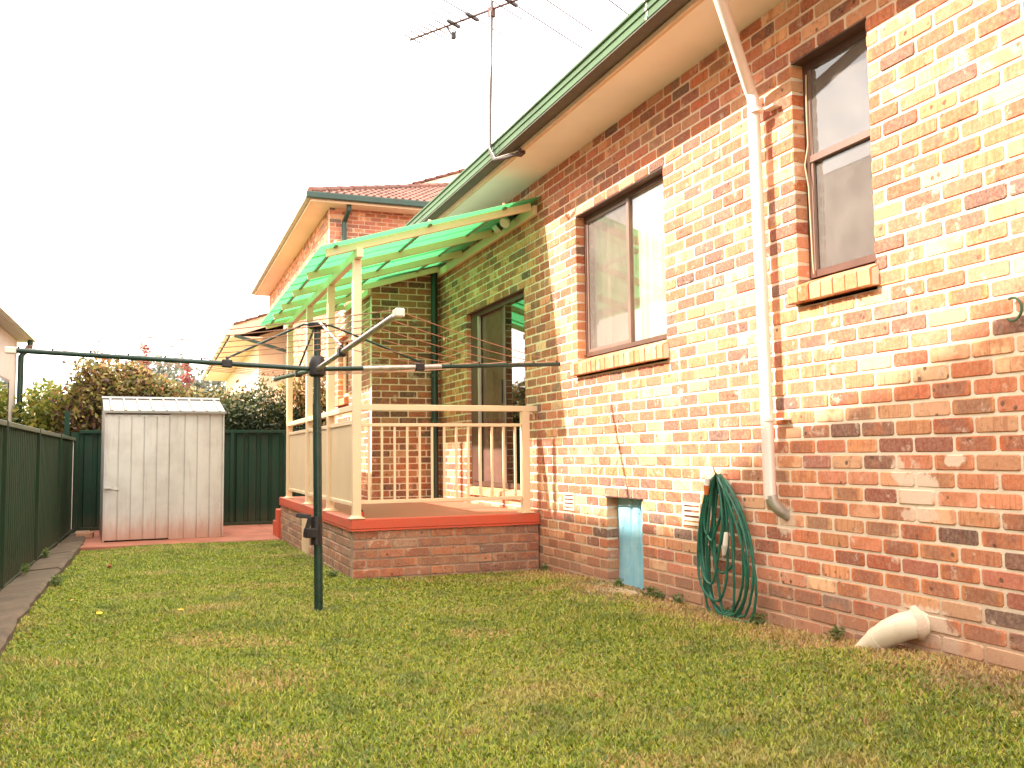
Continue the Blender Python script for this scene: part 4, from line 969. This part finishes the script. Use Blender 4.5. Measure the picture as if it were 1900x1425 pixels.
m = MB(); m.box(.842, .874, -.012, .01, zb, SH-.03); sb('door_jamb', m, MAT['shed'])
m = MB(); m.box(0, .018, -.012, .01, zb, SH-.03); sb('corner_trim', m, MAT['shed'])
m = MB(); m.box(SW, SW+.02, -.006, .03, zb, SH-.03); sb('corner_trim', m, MAT['shed'])
m = MB(); m.box(0, SW+.02, -.022, .012, SH-.03, SH); sb('head_trim', m, MAT['shed'])
m = MB(); m.box(.02, .84, -.021, -.0185, SH-.075, SH-.05); sb('door_rail', m, MAT['shed'], door)
m = MB(); m.box(0, .11, -.036, -.024, Z(-.40)-.012, Z(-.40)+.012); m.box(.10, .20, -.030, -.022, Z(-.40)-.022, Z(-.40)+.028); m.box(.0, .10, -.055, -.036, Z(-.40)-.006, Z(-.40)+.006); sb('latch', m, MAT['galv'], door)
for X in (-.004, SW+.004):
    m = MB(); m.prism([(.012, zb), (SD, zb), (SD, SH), (SD/2, SH+SRG-.02), (.012, SH)], X, X+.012, axis='x'); sb('side_wall', m, MAT['shed'])
m = MB(); m.box(0, SW, SD, SD+.01, zb, SH); sb('back_wall', m, MAT['shed'])
m = MB(); n = 9; K = []
for side in (0, 1):
    pr = []
    for i in range(n):
        s = -.02+(SW+.05)/n*i; st = (SW+.05)/n; pr += [(s, 0), (s+st*.45, 0), (s+st*.5, .016), (s+st*.62, .016), (s+st*.67, 0)]
    pr.append((SW+.03, 0))
    y0, z0_, y1, z1_ = (-.05, SH+.002, SD/2, SH+SRG) if side == 0 else (SD/2, SH+SRG, SD+.03, SH-.0)
    mm = MB(); vs = [(p, y0, z0_+q) for p, q in pr]+[(p, y1, z1_+q) for p, q in pr]+[(p, y0, z0_+q-.006) for p, q in pr]; k = len(pr)
    mm.add(vs, [(i, i+1, k+i+1, k+i) for i in range(k-1)]+[(2*k+i, 2*k+i+1, i+1, i) for i in range(k-1)]); sb('roof_sheet', mm, MAT['shed_roof'])
m = MB(); m.prism([(SD/2-.07, SH+SRG-.005), (SD/2, SH+SRG+.026), (SD/2+.07, SH+SRG-.005)], -.03, SW+.04, axis='x'); sb('ridge_cap', m, MAT['shed_roof'])
m = MB(); m.bar((-.03, -.055, SH-.008), (SW+.04, -.055, SH-.008), .012, .03); sb('eave_trim', m, MAT['shed_roof'])

# ------------------------------------------------------------------ neighbour on the left (tall: its shade covers the lawn)
nb = thing('rendered_house', 'pale rendered neighbouring house beyond the left fence with dark green downpipe', 'house', (-8, 8, 0))
m = MB(); m.box(-11, -5.78, -8, 18.1, -.3, Z(2.08)); m.build('wall', MAT['render'], nb)
m = MB(); m.prism([(-5.60, Z(2.12)), (-5.60, Z(2.17)), (-7.4, Z(2.86)), (-11.2, Z(2.86)), (-11.2, Z(2.80)), (-7.4, Z(2.80))], -8.2, 18.4); m.build('roof', MAT['tile'], nb)
m = MB(); m.box(-5.95, -5.585, -8.2, 18.38, Z(2.085), Z(2.118)); m.build('soffit', MAT['render'], nb)
m = MB(); m.prism(gutter_profile(-5.50, Z(2.09), Z(2.20), .10), -8.2, 18.35); m.build('gutter', simple('neighbour_gutter', (.60, .52, .42), .5), nb)
m = MB(); m.tube([(-5.56, 18.0, Z(2.1)), (-5.57, 18.0, Z(1.98)), (-5.70, 17.98, Z(1.80)), (-5.71, 17.98, .0)], .05, 12); m.build('downpipe', MAT['dkgreen'], nb, smooth=True)
m = MB(); m.box(-5.783, -5.777, 14.6, 17.3, Z(.55), Z(1.33)); w_ = m.build('window', MAT['bronze'], nb)
m = MB(); m.box(-5.776, -5.770, 14.7, 17.2, Z(.6), Z(1.28)); m.build('pane', MAT['glass_door'], w_)
prof = [(18, 0), (18, Z(4.87)), (10.3, Z(4.87)), (10.3, Z(5.39)), (7.31, Z(5.39)), (6.9, Z(5.69)), (6.65, Z(5.84)), (6.26, Z(6.0)), (5.36, Z(6.24)), (4.53, Z(6.57)), (1.2, Z(7.7)), (-5, Z(5.4)), (-8, Z(5.4)), (-8, 0)]
m = MB(); m.prism([(y, z) for y, z in prof], -11, -7.3, axis='x'); m.build('upper_storey', MAT['render'], nb)
m = MB(); m.prism([(18.1, Z(4.87)), (18.1, Z(4.90)), (10.25, Z(4.90)), (10.25, Z(4.872))], -11.2, -7.31, axis='x'); m.build('upper_roof', MAT['tile'], nb)
for y0, y1 in ((8.2, 9.6), (5.0, 6.4), (1.6, 3.4)):
    m = MB(); m.box(-7.3, -7.285, y0, y1, Z(3.3), Z(4.6)); w_ = m.build('window', MAT['bronze'], nb); m = MB(); m.box(-7.284, -7.28, y0+.06, y1-.06, Z(3.36), Z(4.54)); m.build('pane', MAT['glass_door'], w_)

# ------------------------------------------------------------------ tall brick house beyond the back fence
b1 = thing('brick_house', 'taller brick house with terracotta tiled roof beyond the awning', 'house', (3, 21, 0))
mo = MB(); bb = Bricks(b1, MAT['brick'], 260)
FX, FY = -.27, 18.5; HT = Z(5.045)
wall(bb, mo, (0, FY, 0), (1, 0, 0), (0, -1, 0), FX, 1.47, Z(1.6), HT, (), phase=FX, zlo=-.2, rec=.008)
UW = [(-21.6, -20.1, Z(3.1), Z(4.45)), (-27.6, -26.0, Z(3.1), Z(4.45))]
wall(bb, mo, (FX, 0, 0), (0, -1, 0), (-1, 0, 0), -29.3, -FY-.12, Z(1.6), HT, UW, phase=-FY, zlo=-.2, rec=.008)
bb.finish(); mo.build('mortar', MAT['mortar_far'], b1)
m = MB(); m.box(FX+.12, 6, FY+.12, 29.2, -.2, HT); m.box(1.48, 6, FY, FY+.12, -.2, HT); m.build('inner_wall', MAT['room'], b1)
m = MB(); m.box(1.475, 6.2, FY-.02, FY+.1, Z(3), HT); m.build('pale_wall', MAT['render'], b1)
for u in UW:
    m = MB(); frame(m, FX+.06, FX+.1, -u[1], -u[0], u[2], u[3], .06); w_ = m.build('window', MAT['bronze'], b1); m = MB(); m.box(FX+.075, FX+.08, -u[1]+.05, -u[0]-.05, u[2]+.05, u[3]-.05); m.build('pane', MAT['glass_door'], w_)
EX, EY, EZ = -.72, 18.0, Z(5.17)
m = MB(); m.box(EX+.02, 6.5, EY+.02, FY+.3, HT, HT+.02); m.box(EX+.02, FX+.3, FY+.301, 29.5, HT, HT+.02); m.build('soffit', MAT['house_cream'], b1)
m = MB(); m.box(EX+.02, 6.6, EY-.0, EY+.02, HT-.03, HT+.06); m.box(EX, EX+.0195, EY, 29.5, HT-.03, HT+.06); m.build('fascia', MAT['cream'], b1)
m = MB(); m.box(EX-.10, 6.6, EY-.11, EY-.002, EZ-.11, EZ+.01, bev=.01); m.build('gutter', MAT['dkgreen'], b1)
m = MB(); m.box(EX-.10, EX-.002, EY+.0, 29.5, EZ-.11, EZ+.01, bev=.01); m.build('gutter', simple('faded_gutter', (.34, .34, .26), .5), b1)
m = MB(); m.tube([(.06, FY-.36, HT+.0), (.06, FY-.36, HT-.1), (.02, FY-.07, HT-.3), (.02, FY-.07, .5)], .05, 10); m.build('downpipe', MAT['dkgreen'], b1)
# hip roof with tiles: front plane rises to +y, left plane rises to +x
SL = .40
V = [(EX, EY, EZ), (7.5, EY, EZ), (7.5, EY+8, EZ+8*SL), (EX+5.6, EY+5.6, EZ+5.6*SL), (EX, 29.6, EZ), (EX+5.6, 29.6, EZ+5.6*SL)]
m = MB(); m.add(V, [(0, 1, 2, 3), (0, 3, 5, 4)]); m.build('roof_deck', MAT['tile'], b1)
def tile_mesh():
    vs = []; n = 14; 
    for r_, (v, zz) in enumerate(((0, -.006), (0, .022), (.36, .006))):
        for i in range(n+1):
            u = .30*i/n; hgt = .020*max(0, math.sin(2*math.pi*u/.15))**.7 if True else 0
            vs.append((u, v, zz+(hgt if r_ else 0)))
    fs = [(i, i+1, n+2+i, n+1+i) for i in range(n)]+[(n+1+i, n+2+i, 2*n+3+i, 2*n+2+i) for i in range(n)]
    return mesh_from('tile', vs, fs, [MAT['tile']])
TM = tile_mesh(); th = math.atan(SL)
cnt = 0
restM = MB()
for row in range(14):
    for col in range(27):
        yy = .33*row*math.cos(th); xx = EX+.30*col+(.15 if 0 else 0)
        if xx < EX+yy+.05-.15 or xx > 7: continue
        M_ = Matrix.Translation((xx+random.uniform(-.004, .004), EY-.04+yy, EZ+.012+yy*SL)) @ Matrix.Rotation(th, 4, 'X')
        if cnt < 230 and xx < 3.3: link('tile', TM, b1, M=M_); cnt += 1
        else: restM.add([v.co for v in TM.vertices], [tuple(p.vertices) for p in TM.polygons], M_)
o = restM.build('roof_tiles', MAT['tile'], b1); o['kind'] = 'stuff'
m = MB(); n = 17
for i in range(n):
    a = Vector((EX, EY, EZ+.03)).lerp(Vector((EX+5.6, EY+5.6, EZ+5.6*SL+.03)), i/n); b_ = Vector((EX, EY, EZ+.03)).lerp(Vector((EX+5.6, EY+5.6, EZ+5.6*SL+.03)), (i+1.08)/n); m.tube([a, b_], [.10, .085], 8)
m.build('hip_capping', MAT['tile'], b1)
# upper gable rising to the right
GY = 22.0
m = MB(); m.prism([(1.9, Z(6.3)), (9.5, Z(9.1)), (9.5, Z(5.2)), (1.9, Z(5.2))], GY+.45, GY+.6); m.build('gable_wall', MAT['render'], b1)
m = MB(); m.prism([(1.55, Z(6.42)), (9.5, Z(9.35)), (9.5, Z(9.10)), (1.62, Z(6.20))], GY, GY+.05); m.prism([(1.6, Z(6.28)), (9.5, Z(9.2)), (9.5, Z(9.17)), (1.62, Z(6.25))], GY+.05, GY+.6); m.build('bargeboard', MAT['house_cream'], b1)
m = MB()
for i in range(26):
    x0 = 1.5+.30*i; z0_ = Z(6.43)+(x0-1.5)*.3686; m.prism([(x0, z0_), (x0+.33, z0_+.10), (x0+.33, z0_+.155), (x0, z0_+.06)], GY-.05, GY+3)
m.build('verge_tiles', MAT['tile'], b1)

# ------------------------------------------------------------------ low cream house farther back
b2 = thing('cream_house', 'cream gabled house low in the distance left of the awning posts', 'house', (0, 28, 0))
E0 = Vector((-1.80, 24, Z(3.20)))
sl2 = .36
m = MB(); m.prism([(-1.78, Z(3.30)), (3.2, Z(3.30)+4.98*sl2), (8, Z(3.30)), (8, Z(3.22)), (3.2, Z(3.22)+4.98*sl2), (-1.78, Z(3.22))], 24, 38); m.build('roof', MAT['tile'], b2)
for i in range(17):
    x0 = -1.72+.30*i; z0_ = Z(3.31)+(x0+1.78)*sl2; m = MB(); m.prism([(x0, z0_), (x0+.32, z0_+.09), (x0+.32, z0_+.14), (x0, z0_+.055)], 23.93, 24.4); m.build('tile', MAT['tile'], b2)
m = MB(); m.prism([(-1.80, Z(3.285)), (3.2, Z(3.285)+5*sl2), (3.2, Z(3.0)+5*sl2), (-1.80, Z(3.0))], 23.97, 24.0); m.build('bargeboard', MAT['house_cream'], b2)
m = MB(); m.prism([(-1.0, Z(.2)), (-1.0, Z(3.2)), (3.2, Z(3.2)+4.1*sl2), (6, Z(3.2)), (6, Z(.2))], 25.0, 37.5); m.build('wall', MAT['house_cream'], b2)
m = MB(); m.box(-1.78, -1.0, 24.0, 38, Z(3.02), Z(3.05)); m.build('soffit', MAT['house_cream'], b2)
for i in range(7):
    x0 = -.95+.62*i; m = MB(); m.box(x0, x0+.60, 24.975, 24.998, Z(1.4), Z(2.75), bev=.006); m.build('wall_panel', MAT['house_cream'], b2)
m = MB(); m.box(-1.90, -1.80, 24, 38, Z(3.08), Z(3.20), bev=.01); m.build('gutter', simple('white_gutter', (.62, .58, .50), .5), b2)
m = MB(); m.bar((-1.70, 23.9, Z(3.05)), (.05, 23.9, Z(2.56)), .06, .08); m.build('brace', MAT['dkgreen'], b2)

# ------------------------------------------------------------------ vegetation
def leaves(name, blobs, n, size, mat, parent, seed, bias=None, up=.0, dens=.55):
    r = np.random.default_rng(seed); P = []
    tot = sum(b[3]*b[4]*b[5] for b in blobs)
    for (cx_, cy_, cz_, rx, ry, rz) in blobs:
        k = int(n*rx*ry*rz/tot)+5; d = r.standard_normal((k, 3)); d /= np.linalg.norm(d, axis=1)[:, None]; rad = r.random(k)**(.40)
        lump = 1+.22*np.sin(d[:, 0]*5+cx_*3)*np.cos(d[:, 2]*6+cz_)+.12*r.standard_normal(k)
        P.append(np.array([cx_, cy_, cz_])+d*rad[:, None]*lump[:, None]*np.array([rx, ry, rz]))
    P = np.concatenate(P)
    g = np.sin(P[:, 0]*9+P[:, 2]*4)*np.sin(P[:, 2]*8-P[:, 1]*5)*np.cos(P[:, 1]*6+P[:, 0]*3)
    P = P[(g > -.35) | (r.random(len(P)) < dens)]
    k = len(P); a = r.standard_normal((k, 3)); a /= np.linalg.norm(a, axis=1)[:, None]; b = np.cross(a, r.standard_normal((k, 3))); b /= np.linalg.norm(b, axis=1)[:, None]
    s = size*(.6+.8*r.random(k))[:, None]
    V = np.stack([P-a*s, P+b*s*.45, P+a*s, P-b*s*.45], 1).reshape(-1, 3); i = np.arange(k)*4
    F = np.stack([i, i+1, i+2, i+3], 1)
    me = bpy.data.meshes.new(name); me.from_pydata(V.tolist(), [], F.tolist()); me.materials.append(mat)
    zc = (P[:, 2]-P[:, 2].min())/(np.ptp(P[:, 2])+1e-6)
    val = np.clip(r.normal(.45, .24, k)+(bias(P) if bias else 0), 0, 1)
    at = me.attributes.new('rnd', 'FLOAT', 'POINT'); at.data.foreach_set('value', np.repeat(val, 4)); me.update()
    return link(name, me, parent)
def branches(base, tops, parent, mat, r0=.035, seed=0, name='trunk'):
    rr = random.Random(seed); m = MB(); b = Vector(base)
    for t in tops:
        t = Vector(t); mid_ = b.lerp(t, .5)+Vector((rr.uniform(-.15, .15), rr.uniform(-.15, .15), 0)); m.tube([b, b.lerp(mid_, .6), mid_, t], [r0, r0*.7, r0*.45, r0*.15], 6)
        for q in range(4):
            s_ = mid_.lerp(t, rr.random()); e = s_+Vector((rr.uniform(-.35, .35), rr.uniform(-.3, .3), rr.uniform(.05, .4))); m.tube([s_, e], [r0*.3, r0*.08], 5)
    return m.build(name, mat, parent)
AUT = leafmat('autumn_leaf', [(0, (.07, .035, .02)), (.2, (.13, .06, .03)), (.38, (.12, .13, .035)), (.55, (.30, .27, .07)), (.72, (.44, .30, .10)), (.86, (.42, .15, .06)), (1, (.66, .48, .22))])
YEL = leafmat('yellow_green_leaf', [(0, (.08, .12, .02)), (.35, (.22, .26, .04)), (.65, (.42, .38, .08)), (.88, (.55, .40, .08)), (1, (.55, .12, .06))])
DRK = leafmat('dark_leaf', [(0, (.018, .028, .010)), (.4, (.035, .055, .016)), (.65, (.07, .09, .025)), (.85, (.17, .17, .05)), (1, (.45, .33, .20))], .2)
MIX = leafmat('mixed_leaf', [(0, (.045, .05, .02)), (.3, (.09, .10, .03)), (.55, (.26, .25, .08)), (.8, (.46, .33, .13)), (1, (.46, .16, .08))])
RED = leafmat('red_leaf', [(0, (.20, .05, .05)), (.5, (.36, .10, .09)), (1, (.48, .22, .14))])
t = thing('shrub', 'yellow green shrub with red flecks between the neighbour and the corner post', 'shrub', (-5.5, 18, -.08), 'shrubs beyond the back fence')
leaves('foliage', [(-5.45, 18.0, Z(.55), .55, .5, .55), (-5.15, 17.8, Z(.25), .40, .4, .45), (-5.9, 18.3, Z(.2), .5, .5, .6), (-5.0, 17.6, Z(.9), .32, .35, .35), (-5.3, 18.2, Z(1.1), .35, .35, .35)], 6500, .055, YEL, t, 1, lambda P: .35*(P[:, 2] < Z(.25))-.05)
branches((-5.4, 18, -.1), [(-5.5, 18, Z(.9)), (-5.1, 17.8, Z(.6)), (-5.8, 18.2, Z(.6))], t, MAT['bark'], seed=1)
t = thing('autumn_tree', 'brown and orange leaved autumn tree behind the shed left side', 'tree', (-4.3, 17.5, -.08))
leaves('crown', [(-4.35, 17.6, Z(.95), .62, .6, .62), (-4.75, 17.5, Z(.65), .42, .5, .55), (-3.85, 17.6, Z(1.1), .5, .5, .50), (-4.45, 17.5, Z(1.45), .42, .4, .38), (-4.2, 17.4, Z(.35), .7, .5, .6), (-3.9, 17.5, Z(1.55), .25, .25, .22)], 9500, .055, AUT, t, 2, lambda P: -.22+.32*np.clip((P[:, 2]-Z(.6))/1.0, -.6, 1), dens=.4)
branches((-4.3, 17.5, -.1), [(-4.4, 17.6, Z(1.8)), (-4.8, 17.5, Z(1.2)), (-3.8, 17.6, Z(1.6)), (-4.1, 17.5, Z(1.85)), (-4.5, 17.5, Z(1.3)), (-4.75, 17.4, Z(1.6))], t, MAT['bark'], .05, 2)
t = thing('shrub', 'loose shrub of mixed orange and green leaves above the shed roof', 'shrub', (-3.2, 17.6, -.08), 'shrubs beyond the back fence')
leaves('foliage', [(-3.3, 17.7, Z(.85), .65, .5, .50), (-2.7, 17.7, Z(.85), .55, .5, .42), (-3.45, 17.8, Z(1.25), .40, .4, .26), (-2.2, 17.7, Z(.8), .5, .4, .42)], 8200, .05, MIX, t, 3, lambda P: .12*np.clip((P[:, 2]-Z(.8))/.5, -1, 1), dens=.45)
branches((-3.1, 17.7, -.1), [(-3.4, 17.7, Z(1.3)), (-2.7, 17.7, Z(1.2)), (-3.0, 17.8, Z(1.3)), (-2.3, 17.7, Z(1.1))], t, MAT['bark'], .04, 3)
for X, zt, lab in ((-3.68, 2.12, 'taller thin red leaved shoot rising over the shed roof'), (-2.98, 1.80, 'shorter thin red leaved shoot rising right of the shed ridge')):
    t = thing('red_shoot', lab, 'sapling', (X, 17.9, -.08))
    m = MB(); m.tube([(X+.03, 17.9, -.1), (X, 17.9, Z(1.0)), (X+.02, 17.9, Z(zt))], [.02, .012, .004], 6); m.build('stem', simple('red_stem', (.30, .08, .06), .6), t)
    leaves('foliage', [(X, 17.9, Z(zt-.12-.22*i), .10+.015*i, .1, .11) for i in range(5 if zt > 2 else 3)], 330 if zt > 2 else 170, .045, RED, t, 9)
t = thing('hedge', 'dense dark green hedge overhanging the back fence right of the shed', 'hedge', (-1.4, 17.2, -.08))
leaves('foliage', [(-2.35, 17.0, Z(.45), .55, .55, .75), (-1.75, 17.0, Z(.55), .55, .55, .78), (-1.15, 17.0, Z(.50), .55, .55, .80), (-.5, 17.0, Z(.6), .6, .55, .85), (-1.5, 16.9, Z(.15), 1.3, .45, .5), (.2, 17.1, Z(.7), .6, .5, .85)], 26000, .042, DRK, t, 4, lambda P: .30*np.clip((P[:, 2]-Z(.75))/.5, -.5, 1)-.10, dens=.75)
branches((-1.4, 17.1, -.1), [(-2.3, 17.0, Z(.8)), (-1.5, 17.0, Z(.9)), (-.6, 17, Z(1.0)), (.2, 17, Z(1.0))], t, MAT['bark'], .05, 4)
t = thing('shrub', 'orange leaved shrub seen between the awning posts', 'shrub', (-.9, 16.7, -.08), 'shrubs beyond the back fence')
leaves('foliage', [(-1.15, 16.75, Z(1.15), .26, .3, .40), (-.85, 16.7, Z(1.5), .22, .25, .34), (-.75, 16.7, Z(.9), .35, .3, .4)], 1500, .05, AUT, t, 5, lambda P: .25, dens=.35)
branches((-.9, 16.75, -.1), [(-1.1, 16.75, Z(1.4)), (-.85, 16.7, Z(1.75)), (-.7, 16.7, Z(1.2))], t, MAT['bark'], .025, 5)
t = thing('tree', 'bluish grey tree mass far off above the shed', 'tree', (-1.5, 60, -.08))
leaves('crown', [(-3.5, 60, Z(4.2), 2.2, 2, 2.0), (-6.2, 60, Z(3.4), 2.2, 2, 1.8), (-.6, 60, Z(3.4), 2.2, 2, 1.9)], 5000, .22, leafmat('far_leaf', [(0, (.12, .13, .10)), (1, (.25, .25, .18))]), t, 6)
branches((-3.5, 60, 0), [(-3.5, 60, Z(3.5)), (-6, 60, Z(2.5)), (-1, 60, Z(2.5))], t, MAT['bark'], .2, 6)
tag(bx('pole', -4.70, -4.675, 15.9, 15.925, -.05, Z(.30), None, MAT['pipe'], .002), 'thin pale pole standing in the fence corner', 'pole')
# weeds at the foot of the walls
t = thing('weeds', 'small green weeds sprouting at the foot of the brick wall', 'weeds', (-.06, 6.1, 0)); t['kind'] = 'stuff'
blobs = [(-.05, yy, float(gz(-.05, yy))+.03, .04, .06, .045) for yy in (6.08, 5.93, 5.68, 6.55, 4.05, 4.75, 5.02, 8.05)]+[(-1.95, 8.5, .02, .05, .08, .05), (-4.27, 9.2, .03, .05, .1, .05), (-4.6, 9.9, .08, .04, .12, .05), (-4.6, 11.6, .06, .04, .12, .06)]
leaves('foliage', blobs, 1500, .014, leafmat('weed_leaf', [(0, (.07, .12, .03)), (1, (.22, .26, .08))]), t, 12, dens=.9)

# ------------------------------------------------------------------ overhead lines
for i, (p, q) in enumerate((((-5.4, 26, Z(3.55)), (6, 32, Z(4.9))), ((-5.0, 26, Z(3.20)), (6, 33, Z(4.4))), ((-6.4, 26, Z(3.1)), (6, 34, Z(3.9))))):
    p, q = Vector(p), Vector(q); m = MB(); m.tube([p.lerp(q, s/8)+Vector((0, 0, -.5*4*(s/8)*(1-s/8)*.3)) for s in range(9)]+[], .010, 5)
    tag(m.build('power_line', simple('line_cable_%s' % 'abc'[i], (.32, .22, .2), .6)), ('highest of the three thin overhead wires', 'middle one of the three thin overhead wires', 'lowest of the three thin overhead wires')[i], 'wire', 'overhead wires')

# ------------------------------------------------------------------ fallen leaves
def fallen(x, y, col, lab, s=.035, cat='leaf', curl=.35):
    z = float(gz(x, y))+.03; m = MB(); n = 6; vs = []
    for i in range(n):
        f = i/(n-1); wv = math.sin(math.pi*f)**.7*s*.45+.0005; c_ = curl*s*(f-.5)**2*2
        for k in (-1, 0, 1): vs.append(((f-.5)*2*s, k*wv, c_+abs(k)*wv*.35))
    M_ = Matrix.Translation((x, y, z)) @ Matrix.Rotation(random.uniform(0, 6), 4, 'Z') @ Matrix.Rotation(R(-14), 4, 'X')
    fs = [(3*i+k, 3*i+k+1, 3*i+4+k, 3*i+3+k) for i in range(n-1) for k in (0, 1)]
    m.add(vs, fs, M_); tag(m.build('leaf', simple('fallen_leaf', col, .6, .2, 30)), lab, cat, 'fallen leaves on the lawn')
fallen(-3.81, 7.1, (.85, .50, .02), 'bright yellow fallen leaf in the middle left of the lawn', .040)
fallen(-3.88, 10.2, (.40, .11, .05), 'brown curled fallen leaf nearest the shed', .06, curl=1.2)
fallen(-3.66, 3.98, (.90, .42, .01), 'small orange leaf at the lawn nearest the camera', .014)
fallen(-4.15, 6.45, (.55, .25, .03), 'dull orange leaf nearest the left edging boards', .028)
fallen(-4.04, 7.9, (.55, .30, .04), 'faded orange leaf between the edging and the bright yellow leaf', .03)
fallen(-3.95, 6.42, (.35, .17, .04), 'brown leaf lying left of the bright yellow leaf', .022)
fallen(-3.28, 7.0, (.70, .38, .04), 'pale orange leaf half hidden in grass left of the hoist pole', .03)
